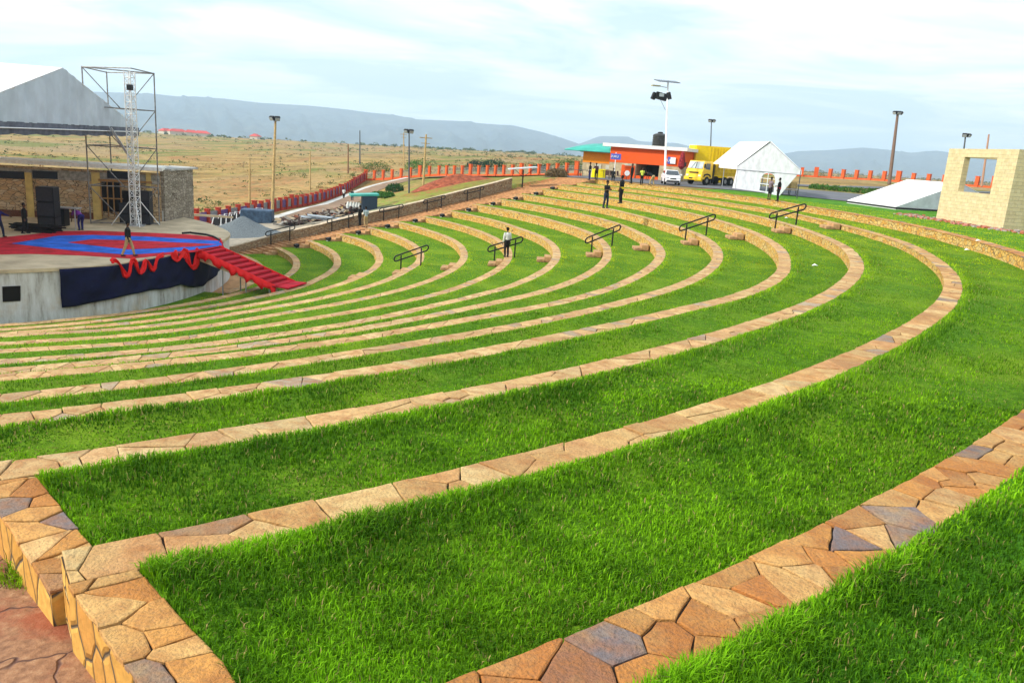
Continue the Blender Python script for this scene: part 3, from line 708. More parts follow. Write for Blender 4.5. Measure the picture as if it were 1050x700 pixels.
# --- building behind the stage
FA=Vector(at(166,227,ZD)); FB=Vector(at(-60,219,ZD)); FE=Vector(at(197,220.5,ZD))
def zat(p,y):
    lo,hi=-12.,40.
    for _ in range(40):
        mid=(lo+hi)/2; dd=np.array([p[0],p[1],mid-H]); Y=350-F*float(np.dot(dd,UP)/np.dot(dd,FW))
        if Y>y: lo=mid
        else: hi=mid
    return lo
def seg_u(x):                       # facade point under picture column x
    v=ray(x,228); d=Vector((v[0],v[1])); e=Vector((FB.x-FA.x,FB.y-FA.y)); 
    # FA+u e = t d
    M=Matrix(((e.x,-d.x),(e.y,-d.y))); sol=M.inverted()@Vector((-FA.x,-FA.y)); return sol[0]
def fac(u,off=0): 
    e=(FB-FA); nrm=Vector((-e.y,e.x,0)).normalized(); 
    if nrm.y>0: nrm=-nrm
    return FA+e*u+nrm*off
zr=zat(FA,171.5); fe=(FB-FA); fang=math.atan2(fe.y,fe.x); FL=Vector((fe.x,fe.y)).length
bk=empty('backstage_building',tuple(FA),'low rubble stone building with flat white roof slab standing behind the stage','building')
back=Vector((-fe.y,fe.x,0)).normalized(); back=back if back.y>0 else -back
m=MB()
def wallseg(mb,a,b,z0,z1,th,mi=0):
    d=Vector((b.x-a.x,b.y-a.y,0)); L=d.length; c=(a+b)/2; mb.box((c.x,c.y,(z0+z1)/2),(L,th,z1-z0),math.atan2(d.y,d.x),mi)
wallseg(m,fac(0),fac(1),ZD-.3,zr-.42,.3); m.build('wall',M_BUILD,bk)
m=MB(); G0=FA+Vector((.05,0.15,0)); wallseg(m,G0,FE,ZD-2.6,zr-.2,.3); m.build('end_wall',rubble('grey quarry stone',(.22,.19,.15),(.32,.28,.22),(.40,.36,.30),2.2,zs=2.2),bk)
m=MB(); wallseg(m,G0+Vector((0,-.17,0)),FE+Vector((0,-.17,0)),ZD-2.6,ZD+.75,.05); m.build('plinth',M_CONC,bk)
def px_panel(nm,x0,x1,y0,y1,off,th,mt,parent=None,lab=None):
    u0,u1=seg_u(x0),seg_u(x1); a=fac(u0,off);b=fac(u1,off); mb=MB(); xm=(x0+x1)/2; c=(a+b)/2
    z1,z0=zat(c,y0),zat(c,y1); wallseg(mb,a,b,z0,z1,th); o=mb.build(nm,mt,parent or bk)
    if lab:o['label']=lab
    return o
YEL=mat('ochre plaster',(.55,.40,.14),.85,var=.15,scale=2,bmp=.2); DKP=mat('dark blue shutter',(.015,.02,.03),.5); PLAS=mat('grey roughcast',(.30,.28,.24),.95,var=.3,scale=5,bmp=.6,bdist=.03)
for x0,x1 in ((-38,-31),(30,37),(97,105.5),(152,157)): px_panel('pilaster',x0,x1,177,227,.2,.12,YEL)
px_panel('band',-60,166,174.5,184,.17,.06,PLAS)
for x0,x1 in ((-30,-3),(0,29.5),(38,63),(113,134)): px_panel('dark_panel',x0,x1,175.5,183.2,.22,.05,DKP)
px_panel('brick_base',-60,100,215.5,228,.19,.10,rubble('red brown brick',(.16,.05,.03),(.2,.07,.04),(.13,.05,.04),6,zs=2.5))
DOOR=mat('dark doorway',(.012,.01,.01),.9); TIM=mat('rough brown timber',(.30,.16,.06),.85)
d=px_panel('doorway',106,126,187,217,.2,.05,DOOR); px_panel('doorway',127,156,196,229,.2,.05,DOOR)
for x in (105.5,112,118,125.5): px_panel('timber_prop',x,x+1.2,186,222,.28,.08,TIM)
px_panel('lintel',104,158,184.8,187,.28,.1,TIM); px_panel('lintel',104,128,203,204.2,.28,.1,TIM)
m=MB(); a=fac(-.012,.45);b=fac(1,.45); c=(a+b)/2+back*1.4; m.box((c.x,c.y,zr-.12),(FL*1.02,3.6,.24),fang); m.build('roof_slab',mat('white roof slab',(.75,.74,.70),.8,var=.12),bk)
m=MB(); c=(FA+FE)/2+Vector((-.7,.9,0)); dx=FE-FA; m.box((c.x,c.y,zr-.2),(dx.length-.5,2.0,.14),math.atan2(dx.y,dx.x)); m.build('roof_slab',M_CONC,bk)
# --- scaffold and truss tower
def truss(mb,p0,p1,w=.42,n=16,r=.025,rot=0.6):
    p0=Vector(p0);p1=Vector(p1); c=[Vector((math.cos(rot+k*PI/2),math.sin(rot+k*PI/2),0))*w/2*1.3 for k in range(4)]
    for k in range(4): mb.tube([p0+c[k],p1+c[k]],r,6)
    for i in range(n):
        a=p0.lerp(p1,i/n);b=p0.lerp(p1,(i+1)/n)
        for k in range(4):
            q=c[k],c[(k+1)%4]; mb.tube([a+q[i%2],b+q[1-i%2]],r*.6,4,cap=False); mb.tube([a+q[0],a+q[1]],r*.6,4,cap=False)
ALU=mat('bright aluminium',(.72,.72,.70),.35,.35,var=.08,scale=4,bmp=0)
TB=Vector(at(139.5,231.5,ZD)); ztop=zat(TB,73.5)
tw=empty('truss_tower',tuple(TB),'bright lattice truss tower rising beside the edge of the stage roof','truss tower')
m=MB(); truss(m,(TB.x,TB.y,ZD+.05),(TB.x,TB.y,ztop),w=.5,n=26,r=.036); m.build('mast',ALU,tw)
m=MB()
for k in range(4): 
    a=.6+k*PI/2; m.tube([(TB.x+1.5*math.cos(a),TB.y+1.5*math.sin(a),ZD+.06),(TB.x+.3*math.cos(a),TB.y+.3*math.sin(a),ZD+1.7)],.03,6)
m.build('outrigger',ALU,tw)
m=MB(); m.box((TB.x,TB.y,ZD+.04),(1.1,1.1,.08),.3); m.build('base_plate',GALV,tw)
m=MB(); m.box((TB.x+.1,TB.y-.2,ztop-1.0),(.3,.3,.35)); m.build('hoist',BLACK,tw)
STL=mat('rusty scaffold tube',(.20,.19,.18),.6,.3,var=.4,scale=5,bmp=.1)
sc=empty('scaffold_frame',(TB.x,TB.y+.01,ZD),'tall square frame of scaffold tubes surrounding the truss tower','scaffold')
# four uprights located by picture columns at depth near the tower
dT=float(np.dot(TB-Vector((0,0,H)),FW))
U=[]
for x,dd in ((93,dT-.6),(117,dT+3.6),(163.5,dT+1.2),(141,dT-2.6)):
    v=ray(x,226)*1.0; p=v*(dd); U.append(Vector((p[0],p[1],ZD)))
zt=[zat(U[0],68.5),zat(U[1],73),zat(U[2],74.5),zat(U[3],69.5)]
ztm=sum(zt)/4
up=MB()
for k in (0,1,2): up.tube([U[k],U[k]+Vector((0,0,ztm-ZD))],.045,8)
up.build('standard',STL,sc)
br=MB()
lev=[ZD+.08,ZD+2.55,zat(U[2],153),zat(U[2],114),ztm-.05]
for q in lev:
    ring=[Vector((p.x,p.y,q)) for p in U]
    lg=MB()
    for a,b in ((0,2),(0,1),(1,2)): lg.tube([ring[a],ring[b]],.04,6)
    lg.build('ledger',STL,sc)
for q in (ztm-.05,):
    ring=[Vector((p.x,p.y,q)) for p in U]; lg=MB(); lg.tube([ring[0],ring[3],ring[2]],.04,6); lg.build('ledger',STL,sc)
for i in range(len(lev)-1):
    a=Vector((U[0].x,U[0].y,lev[i+1]));mid=(U[0]+U[2])/2; br.tube([a,Vector((mid.x,mid.y,lev[i]))],.035,6)
    a=Vector((U[2].x,U[2].y,lev[i+1])); br.tube([a,Vector((mid.x+.3,mid.y,lev[i]))],.03,6)
br.build('brace',STL,sc)
gy=empty('guy_strut',tuple(at(113,132,ZD+0)) if False else (TB.x-1.2,TB.y-1,ZD+3),'pair of slanting steel struts between stage roof and truss tower','strut')
m=MB(); 
for o_ in (0,.35): m.tube([atd(112+o_*6,131,dT-1.5),atd(139+o_*2,171,dT-.3)],.05,6)
m.build('tube',GALV,gy)
# --- stage roof
ze=2.25
pk=Vector(atd(64,69.5,45.)); zp=pk.z
fr=Vector(atd(141.5,126,59.)); fr.z=ze; dv=Vector((fr.x-pk.x,fr.y-pk.y,0)); nr=Vector((pk.x-dv.x,pk.y-dv.y,ze)); lv=Vector((dv.y,-dv.x,0)).normalized(); lv=lv if lv.x<0 else -lv
LR=17.
rf=empty('stage_canopy',(nr.x,nr.y,ze),'huge ridged grey canopy with white upper slope spanning over the stage','canopy')
m=MB(); off=lv*LR
th=Vector((0,0,-.05))
m.add([nr,pk,pk+off,nr+off],[(0,1,2,3)]); m.add([fr,pk,pk+off,fr+off],[(3,2,1,0)])
o=m.build('roof_sheet',WHITE,rf); md=o.modifiers.new('t','SOLIDIFY'); md.thickness=.04
def gable(sh,nm):
    V=[];Fc=[];nx=80;nz=8
    for i in range(nx+1):
        u=i/nx; p=nr.lerp(fr,u) ; zt_=ze+(zp-ze)*(1-abs(u-.5)*2)
        for j in range(nz+1):
            z=ze+(zt_-ze)*j/nz; w_=.05*math.sin(u*150)+.12*(vn(u*25,z*.5,2)-.5)
            V.append((p.x+sh.x-lv.x*w_,p.y+sh.y-lv.y*w_,z-.03))
    for i in range(nx):
        for j in range(nz): o=i*(nz+1)+j; Fc.append((o,o+nz+1,o+nz+2,o+1))
    o=nmesh(nm,np.array(V)-np.array(rf.location),np.array(Fc),GREYF,parent=rf); 
    for p_ in o.data.polygons: p_.use_smooth=True
gable(-lv*.02,'gable_sheet'); gable(off,'gable_sheet')
m=MB(); 
for q in (Vector((0,0,0)),off): truss(m,nr+q+Vector((0,0,-.3)),fr+q+Vector((0,0,-.3)),w=.35,n=44,r=.03,rot=0)
m.build('eave_truss',ALU,rf)
vm=MB()
for i in range(40):
    a=nr.lerp(fr,i/40);b=nr.lerp(fr,(i+1)/40); d1=.62+.04*math.sin(i*1.7);d2=.62+.04*math.sin((i+1)*1.7)
    vm.add([a-lv*.05,b-lv*.05,b-lv*.03-Vector((0,0,d2)),a-lv*.03-Vector((0,0,d1))],[(0,1,2,3)])
vm.build('valance',mat('shaded purple grey fabric',(.12,.13,.17),.7,var=.3,scale=2),rf)  # shadow under the eave is put into the dark valance colour
for q,b_ in ((nr,0),(nr+off,0),(fr+off,0),(fr,1)):
    lm=MB(); zz=ground(q.x,q.y) if pol(q.x,q.y)[0]>drumR(pol(q.x,q.y)[1]) else ZD
    if q.y>FA.y-3 : zz=ZD
    if not b_: truss(lm,(q.x,q.y,zz),(q.x,q.y,ze-.2),w=.4,n=18); lm.build('leg',ALU,rf)
# --- stage gear
def speaker(px,py,w,h,dp,label,gz=ZD,rz=.15):
    p=Vector(at(px,py,gz)); e=empty('loudspeaker_stack',tuple(p),label,'loudspeaker')
    n=max(1,round(h/.9)); 
    for k in range(n):
        m=MB(); m.box((p.x,p.y,gz+h*(k+.5)/n),(w,dp,h/n-.02),rz); c=m.build('cabinet',mat('black speaker cabinet',(.012,.012,.016),.6),e,bevel=.02)
        g=MB(); a=rz; g.box((p.x+math.sin(a)*dp/2+.0,p.y-math.cos(a)*(dp/2+.01),gz+h*(k+.5)/n),(w*.88,.03,h/n*.84),rz); g.build('speaker_mesh',mat('charcoal mesh',(.03,.03,.035),.8),c)
speaker(51.5,237,1.0,2.7,.9,'tall black loudspeaker stack standing at the back of the stage carpet')
speaker(148,230,1.0,2.3,.9,'black loudspeaker stack behind the truss tower by the dark doorway'); speaker(131,229,.8,1.4,.8,'squat black loudspeaker beside the foot of the truss tower')
tbp=Vector(at(70,235,ZD)); tb=empty('equipment_table',tuple(tbp),'small grey topped equipment table beside the tall loudspeaker stack','table')
m=MB(); m.box((tbp.x,tbp.y,ZD+1.35),(1.5,.8,.06),.1); m.build('tabletop',GALV,tb)
m=MB(); m.box((tbp.x-.35,tbp.y,ZD+.75),(.6,.7,1.1),.1); m.build('equipment_case',BLACK,tb)
for sx_ in(-1,1):
    for sy in(-1,1): 
        m=MB(); m.tube([(tbp.x+sx_*.66,tbp.y+sy*.32,ZD),(tbp.x+sx_*.66,tbp.y+sy*.32,ZD+1.33)],.03,6); m.build('leg',GALV,tb)
p=Vector(at(38,238,ZD)); e=empty('cable_heap',tuple(p),'low dark heap of covered cables beside the standing figure on stage','cable heap'); m=MB()
for k in range(9): m.tube([(p.x+random.uniform(-1.2,1.2)+.4*math.cos(t)*(1+.1*k),p.y+random.uniform(-.1,.1)+.3*math.sin(t),ZD+.05+.05*k+.02*math.sin(3*t)) for t in np.linspace(0,6,14)],.05,6)
m.build('cable_coil',BLACK,e)
# curved rail at the far corner of the stage
p=Vector(at(224,246,ZD)); e=empty('cable_loop',tuple(p),'black hose lying along the far rim of the stage','hose'); m=MB()
m.tube([at(x,y,ZD+.06) for x,y in ((187,239),(195,238.4),(203,239.5),(212,240.5),(220,243),(226,246.5))],.07,6); m.build('hose_pipe',BLACK,e)
# --- wall beside the steps
e=D.objects.new('stair_wall',None); COL.objects.link(e); tag(e,'straight rubble stone wall with flat coping running uphill beside the earth steps','wall')
m=MB();cpg=MB(); rs=np.arange(17.6,50.6,1.1)
for k in range(len(rs)-1):
    r0,r1=rs[k],rs[k+1]; z0=float(np.interp(r0,STR,STZ));z1=float(np.interp(r1,STR,STZ)); h0=.5+.55*np.interp(r0,[18,35,50],[0,.6,1]);h1=.5+.55*np.interp(r1,[18,35,50],[0,.6,1])
    a0,a1=P(r0,AW),P(r1,AW); d=(a1-a0)/np.linalg.norm(a1-a0); n_=np.array([-d[1],d[0],0])*.42
    q=[a0,a1,a1+n_,a0+n_]; bz=[z0-.9,z1-.9,z1-.9,z0-.9]; tzq=[z0+h0,z1+h1,z1+h1,z0+h0]
    B=[(p_[0],p_[1],b) for p_,b in zip(q,bz)];T_=[(p_[0],p_[1],b) for p_,b in zip(q,tzq)]
    m.add(B+T_,[(0,1,5,4),(2,3,7,6)],0,[[(r0,0),(r1,0),(r1,1.9),(r0,1.9)],[(r1,0),(r0,0),(r0,1.9),(r1,1.9)]])
    if k==len(rs)-2: m.add([B[1],B[2],T_[2],T_[1]],[(0,1,2,3)],0,[[(0,0),(.4,0),(.4,1.9),(0,1.9)]])
    o_=np.array([-d[1],d[0],0])*.03; 
    t2=[T_[0]-o_,T_[1]-o_,T_[2]+o_,T_[3]+o_]; cpg.hexa([tuple(x) for x in t2],[(x[0],x[1],x[2]+.06) for x in t2])
m.build('wall_face',M_RUB,e); cpg.build('coping',mat('pale coping stone',(.52,.42,.30),.9,var=.25,scale=3,bmp=.3),e)
# --- hand rails
def handrail(p0,p1,label,group,hh=1.0,proto=[None]):
    p0=Vector(p0);p1=Vector(p1); e=empty('handrail',tuple(p0),label,'handrail',group)
    for p in (p0,p1):
        m=MB(); m.tube([p-Vector((0,0,.15)),p+Vector((0,0,hh+.1))],0.045,10); m.build('post',BLACK,e,smooth=True)
    d=(p1-p0); L=d.length; u=d/L; upv=Vector((0,0,1)); c0=p0-u*.3+upv*hh; c1=p1+u*.3+upv*hh; pts=[]
    r=.17
    for k in range(9): a=PI/2+PI*k/8; pts.append(c0+u*math.cos(a)*r+upv*math.sin(a)*r)
    for k in range(9): a=-PI/2+PI*k/8; pts.append(c1+u*math.cos(a)*r+upv*math.sin(a)*r)
    m=MB(); m.tube(pts,0.045,10,closed=True); m.build('rail_loop',BLACK,e,smooth=True)
near=['on the turf beneath the yellow figures','',]
for i,dsc in ((10,'black looped handrail nearest the red stairs in the aisle'),(8,'black looped handrail in the aisle where the person in white stands'),(6,'middle black looped handrail of the five climbing the aisle'),(4,'fourth black looped handrail up the aisle, above the middle one'),(2,'topmost black looped handrail in the aisle, closest to the tents')):
    r=float(rl(i,0)); handrail(P(r-.62,.25,Z[i+1]),P(r+.62,.25,Z[i]),dsc,'looped handrails up the aisle')
# step blocks in the aisle
M_STEP=mat('rough brown step stone',(.46,.27,.13),.9,var=.3,scale=3,bmp=.6,bdist=.03)
for i in range(1,12):
    r=float(rl(i,-1.)); e=empty('step_blocks',tuple(P(r-.5,-.7,Z[i+1])),'two rough step blocks at the foot of the %s seating wall counting inward'%ORD[i],'stone steps','step blocks in the aisle')
    m=MB(); c=P(r-.28,-.7,Z[i+1]+.16); m.box(c,(.42,1.05,.36),R(-.7)); 
    m.build('upper_block',M_STEP,e,bevel=.03); m=MB(); c=P(r-.72,-.75,Z[i+1]+.07); m.box(c,(.46,1.15,.18),R(-1)); m.build('lower_block',M_STEP,e,bevel=.03)
# stair flights at the far end of each row (short steps beside the side wall)
for i in range(3,14):
    r=float(rl(i,A1)); e=empty('stone_flight',tuple(P(r-.6,A1+.8,Z[i+1])),'short flight of brown stone steps at the far end of the %s seating wall'%ORD[i],'stone steps','step flights beside the stair wall')
    for k in range(3):
        m=MB(); rr_=r+.1-k*.42; c=P(rr_,A1-.2,0); z1=Z[i]-(Z[i]-Z[i+1])*(k+.6)/3.4; m.box((c[0],c[1],(z1+Z[i+1]-.1)/2),(.42,1.5,max(.1,z1-Z[i+1]+.1)),R(A1)); m.build('step',M_STEP,e,bevel=.02)
# rails beside the stair wall
for k,(r0,lab) in enumerate(((21.5,'black handrail by the stair wall closest to the stage'),(27.2,'second black handrail up the earth steps beside the stair wall'),(32.6,'third black handrail up the earth steps, above the two standing figures'),(37.6,'fourth black handrail beside the upper stair wall'),(42.6,'fifth black handrail beside the upper stair wall, closest to the roofed board'))):
    z=lambda r: float(np.interp(r,STR,STZ)); handrail(P(r0,AW-.9,z(r0)),P(r0+1.7,AW-.9,z(r0+1.7)),lab,'handrails beside the stair wall',hh=.95)
# small black floodlights at row ends
for i in range(3,14):
    a=41.4; r=float(rl(i-1,a))-1.0 if i>3 else float(rl(3,a))+1.2
    p=P(r,a,Z[i]-.02) if i>3 else P(r,a,Z[3]-.02)
    e=empty('turf_floodlight',tuple(p),'small black floodlight box on the turf near the end of the %s terrace counting inward'%ORD[i],'floodlight','black floodlights on the terraces',rz=R(a))
    m=MB(); m.box((p[0],p[1],p[2]+.17),(.32,.4,.24),0,tilt=('Y',-.3)); m.build('lamp_box',BLACK,e,loc=None); 
    m=MB(); m.box((p[0],p[1],p[2]+.03),(.3,.3,.08)); m.build('bracket',GALV,e)
# ================================================================ surroundings
BRICK=mat('red painted brick',(.52,.09,.03),.8,var=.2,scale=3,bmp=.3); ORG=mat('orange red paint',(.62,.10,.02),.7,var=.1,scale=1,bmp=.1)
ASPH=mat('worn asphalt',(.13,.135,.15),.9,var=.2,scale=.5,bmp=.3); CONCL=mat('pale concrete',(.50,.49,.46),.9,var=.15,scale=.7,bmp=.2)
PAVE=mat('brown murram path',(.24,.16,.105),.95,var=.2,scale=.6,bmp=.3)
def ribbon(name,pts,w,mt,lift,offs=0.,kind='structure'):
    P_=[Vector((p[0],p[1],0)) for p in pts]
    for _ in range(3):
        q=[P_[0]]
        for a,b in zip(P_[:-1],P_[1:]): q+=[a*.75+b*.25,a*.25+b*.75]
        P_=q+[P_[-1]]
    V=[];n=len(P_); nw=6
    for i,p in enumerate(P_):
        t=(P_[min(n-1,i+1)]-P_[max(0,i-1)]).normalized(); s=Vector((t.y,-t.x,0))
        ww=w(i/(n-1)) if callable(w) else w
        for k in range(nw): 
            q=p+s*(offs+ww*(k/(nw-1)-.5)); V.append((q.x,q.y,0))
    V=np.array(V); zz=terr(V[:,0],V[:,1]).reshape(n,nw); V[:,2]=(zz.max(1)[:,None]*.5+zz*.5).ravel()+lift
    Fc=np.array([(i*nw+k,i*nw+k+1,(i+1)*nw+k+1,(i+1)*nw+k) for i in range(n-1) for k in range(nw-1)])
    o=nmesh(name,V,Fc,mt); tag(o,kind=kind); return o
# car park and road outside the bowl
def annulus(name,angs,rin,rout,mt,lift):
    V=[];nw=9
    for a in angs:
        ri,ro=rin(a),rout(a)
        for k in range(nw): p=P(ri+(ro-ri)*k/(nw-1),a); V.append(p)
    V=np.array(V); V[:,2]=terr(V[:,0],V[:,1])+lift; n=len(angs)
    Fc=np.array([(i*nw+k,i*nw+k+1,(i+1)*nw+k+1,(i+1)*nw+k) for i in range(n-1) for k in range(nw-1)])
    o=nmesh(name,V,Fc,mt); tag(o,kind='structure')
annulus('car_park',np.arange(8,53,1.),lambda a:float(np.interp(a,[8,24,31,35,52],[69,66,63.5,60.8,60.4])),lambda a:float(np.interp(a,[8,30,52],[78,83,80])),ASPH,.05)
ribbon('road',[(22,104),(36,112),(60,118),(90,118),(140,110)],5.5,ASPH,.09)
ribbon('dirt_path',[(-24.5,84),(-24.5,100),(-24.5,118),(-24.3,134),(-20,142),(-12,138),(-3,130),(4,119),(9,108)],lambda u:3.6-1.0*u,PAVE,.08)
ribbon('concrete_drain',[(-27.6,88),(-27.6,104),(-27.5,120),(-27.2,137),(-21,146)],1.1,CONCL,.10)
# --- pillar fences
def fence(label,pts,step,ph,pw,mt_panel,mt_p=None,basew=.35,zoff=0,blue=0):
    P_=[Vector((p[0],p[1],0)) for p in pts]; e=D.objects.new('pillar_fence',None); COL.objects.link(e); tag(e,label,'fence','red pillar fences round the grounds')
    wl=MB(); pn=MB(); lst=[]
    for a,b in zip(P_[:-1],P_[1:]):
        L=(b-a).length; n=max(1,round(L/step)); 
        for k in range(n): lst.append(a.lerp(b,k/n))
    lst.append(P_[-1]); first=None
    for k,p in enumerate(lst):
        z=tz(p.x,p.y)+zoff; h=ph*(1.12 if k%6==0 else 1); ww=pw*(1.35 if k%6==0 else 1)
        q=lst[k+1] if k<len(lst)-1 else p*2-lst[k-1]; an=math.atan2(q.y-p.y,q.x-p.x)
        m=MB(); m.box((p.x,p.y,z+h/2-.2),(ww,pw,h+.4),an); m.box((p.x,p.y,z+h+.04),(ww+.1,pw+.1,.08),an); m.build('pillar',mt_p or BRICK,e)
        if k<len(lst)-1:
            z2=tz(q.x,q.y)+zoff; d=(q-p).normalized(); s=Vector((d.y,-d.x,0))*.1
            a_,b_=p+d*pw*.52,q-d*pw*.52
            wl.hexa([a_-s+Vector((0,0,z-.4)),b_-s+Vector((0,0,z2-.4)),b_+s+Vector((0,0,z2-.4)),a_+s+Vector((0,0,z-.4))],[a_-s+Vector((0,0,z+basew)),b_-s+Vector((0,0,z2+basew)),b_+s+Vector((0,0,z2+basew)),a_+s+Vector((0,0,z+basew))])
            if blue:
                s=s*.3; pn.hexa([a_-s+Vector((0,0,z+basew)),b_-s+Vector((0,0,z2+basew)),b_+s+Vector((0,0,z2+basew)),a_+s+Vector((0,0,z+basew))],[a_-s+Vector((0,0,z+ph*.86)),b_-s+Vector((0,0,z2+ph*.86)),b_+s+Vector((0,0,z2+ph*.86)),a_+s+Vector((0,0,z+ph*.86))],k%2 if blue==2 else 0)
            else:
                for t in (.25,.5,.75,1):
                    pn.tube([a_+Vector((0,0,z+basew+(ph*.8-basew)*t)),b_+Vector((0,0,z2+basew+(ph*.8-basew)*t))],.02,4,cap=False)
                nn=8
                for t in range(1,nn): 
                    c=a_.lerp(b_,t/nn); zz=z+(z2-z)*t/nn; pn.tube([c+Vector((0,0,zz+basew)),c+Vector((0,0,zz+ph*.8))],.015,4,cap=False)
    wl.build('low_wall',mt_p or BRICK,e); pn.build('panel',mt_panel,e)
M_DKBR=mat('dark red painted brick',(.40,.04,.02),.8,var=.2,scale=3,bmp=.3); GPAN=mat('grey block panel',(.24,.23,.24),.9,var=.2); PPAN=mat('dull purple panel',(.13,.07,.20),.8,var=.2)
fence('red pillar fence with purple and grey panels running away behind the gravel heap',[(-32.2,78.6),(-31,90),(-30,104),(-29,118),(-29.2,134),(-29.8,152)],2.1,1.55,.42,[PPAN,GPAN],M_DKBR,blue=2)
fence('orange red pillar fence with wire panels crossing behind the lawn slope and earth mound',[(-29.8,152),(-15,143),(-6,133),(1,125),(7.5,115.5),(14,112)],2.15,1.75,.42,GALV,ORG)
fence('orange red pillar fence with wire panels beyond the road behind the white tents',[(30,186),(66,175),(96,138)],3.0,1.9,.65,GALV,ORG,zoff=0)
# --- poles
def pole(name,pxy,top,r,mt,label,lamps=0,cross=False,base=None,col=BLACK,cat='lamp pole'):
    b=hit(*pxy) if base is None else np.array(base,float); d=float(np.dot(b-np.array([0,0,H]),FW)); 
    t=atd(top[0],top[1],d); B=Vector(b); Tp=Vector((b[0]+(t[0]-b[0]),b[1]+(t[1]-b[1]),t[2]))
    e=empty(name,tuple(B),label,cat)
    m=MB(); m.tube([B-Vector((0,0,.3)),B.lerp(Tp,.5),Tp],[r*1.15,r,r*.75],10); m.build('mast',mt,e,smooth=True)
    for k in range(lamps):
        a=-PI/2+(k-(lamps-1)/2)*1.1; dx,dy=math.cos(a),math.sin(a)
        c=Tp+Vector((dx*.55,dy*.35,.15)); m=MB(); m.box(c,(.62,.28,.5),a+PI/2,tilt=('X',.6)); l_=m.build('floodlight',col,e,bevel=.03)
        g=MB(); g.box(c+Vector((dx*.16,dy*.16,-.10)),(.52,.05,.36),a+PI/2,tilt=('X',.6)); g.build('lens',mat('lamp glass',(.35,.40,.42),.2,var=.1),l_)
        m=MB(); m.tube([Tp,c],.03,5); m.build('lamp_arm',col,e)
    if cross:
        m=MB(); u=(Tp-B).normalized(); q=Tp-u*.5; m.box(q,(1.9,.12,.12),.4); m.box(Tp-u*1.3,(1.3,.1,.1),.4); m.build('crossarm',mt,e)
    return e,Tp
GREYP=mat('dark painted pole',(.06,.065,.07),.5,var=.1)
pole('floodlight_pole',(279,222),(282.5,123),.16,WOOD,'tall yellowish wooden pole with two black floodlights beside the gravel heap',2)
pole('floodlight_pole',(419.5,197),(419.5,136),.10,GREYP,'slim dark metal pole with black floodlights on the lawn slope',2,base=(-14.33,101.4,-3.58))
pole('utility_pole',(434,191),(437,138),.16,WOOD,'leaning wooden utility pole with crossarm near the pillar fence',0,True,base=(-14.5,116.8,-3.7),cat='utility pole')
e,_=pole('utility_pole',(414,175),(414,136),.15,WOOD,'faint utility pole with crossarm standing just beyond the slim dark floodlight pole',0,True,base=tuple(hit(414,172)),cat='utility pole')
pole('timber_pole',(256,210),(256,163),.13,WOOD,'bare timber pole in the field just past the first fence pillars',base=tuple(atd(256,211,100)),cat='pole')
pole('timber_pole',(318,193),(318,155),.13,WOOD,'bare timber pole in the field between the two tall lit poles',base=tuple(hit(318,196)),cat='pole')
pole('timber_pole',(357,178),(357,148),.16,mat('brown pole wood',(.2,.1,.05),.9),'dark brown short pole in the dry field beyond the fence corner',base=tuple(hit(357,178)),cat='pole')
pole('timber_pole',(369,166),(369,134),.2,GREYP,'thin distant grey pole standing out against the hills above the dry field',base=tuple(hit(369,168)),cat='pole')
pole('floodlight_pole',(912,186),(920.5,117),.24,mat('brown painted pole',(.16,.10,.07),.6),'tall leaning brown pole with floodlight cluster behind the collapsed tent',3,base=tuple(atd(912,187,120)))
pole('floodlight_pole',(728,172),(729.5,125),.1,GREYP,'thin pole with small lamp head rising behind the yellow container',2,base=tuple(atd(728,172,135)))
pole('floodlight_pole',(984,186),(990,140),.12,GREYP,'thin lamp pole seen above the stone ticket house opening',2,base=tuple(atd(984,188,110)))
pole('timber_pole',(1008,188),(1014,138),.13,mat('red brown pole',(.35,.2,.13),.7),'plain thin reddish pole behind the stone ticket house',base=tuple(atd(1007,189,100)),cat='pole')
# solar lamp mast by the car park
b=np.array(at(681.5,189,ground(14.9,84.7)));dd=float(np.dot(b-np.array([0,0,H]),FW)); Tp=Vector(atd(685,84,dd)); e=empty('solar_lamp_mast',tuple(b),'tall white mast with solar panel and black floodlights beside the white car','lamp pole')
WHP=paint('white painted steel',(.80,.80,.80),.4)
m=MB(); m.tube([Vector(b)-Vector((0,0,.2)),Vector(b).lerp(Tp,.5),Tp],[.13,.11,.07],12); m.build('mast',WHP,e,smooth=True)
m=MB(); c=Vector(atd(684,83.5,dd)); m.box(c,(2.5,1.6,.07),.2,tilt=('X',.18)); m.build('solar_panel',mat('solar cell face',(.03,.035,.05),.25,var=.2),e)
m=MB(); c=Vector(atd(672.5,88,dd)); m.box(c,(1.0,.4,.14),.3); l_=m.build('street_light',mat('beige lamp housing',(.45,.42,.28),.5),e,bevel=.03); m=MB(); m.tube([Vector(atd(684,90,dd)),Vector(atd(676,88.5,dd))],.035,6); m.build('lamp_arm',GALV,e)
for x,y,w_,t_ in ((678,99,1.25,.5),(670.5,98.5,.45,.9),(686,98.5,.45,-.9)):
    m=MB(); c=Vector(atd(x,y,dd)); m.box(c,(w_,.4,.75),t_*.3,tilt=('Y',t_*.35)); l_=m.build('floodlight',BLACK,e,bevel=.04); 
m=MB(); c=Vector(atd(678.5,97.5,dd-.26)); m.box(c,(.5,.06,.34),.1); m.build('lens',mat('lamp glass',(.35,.40,.42),.2),e)
m=MB(); m.tube([Vector(atd(669,100,dd)),Vector(atd(687,99.5,dd))],.05,6); m.tube([Vector(atd(677,102,dd)),Vector(atd(682.3,113,dd))],.02,5); m.build('crossarm',BLACK,e)
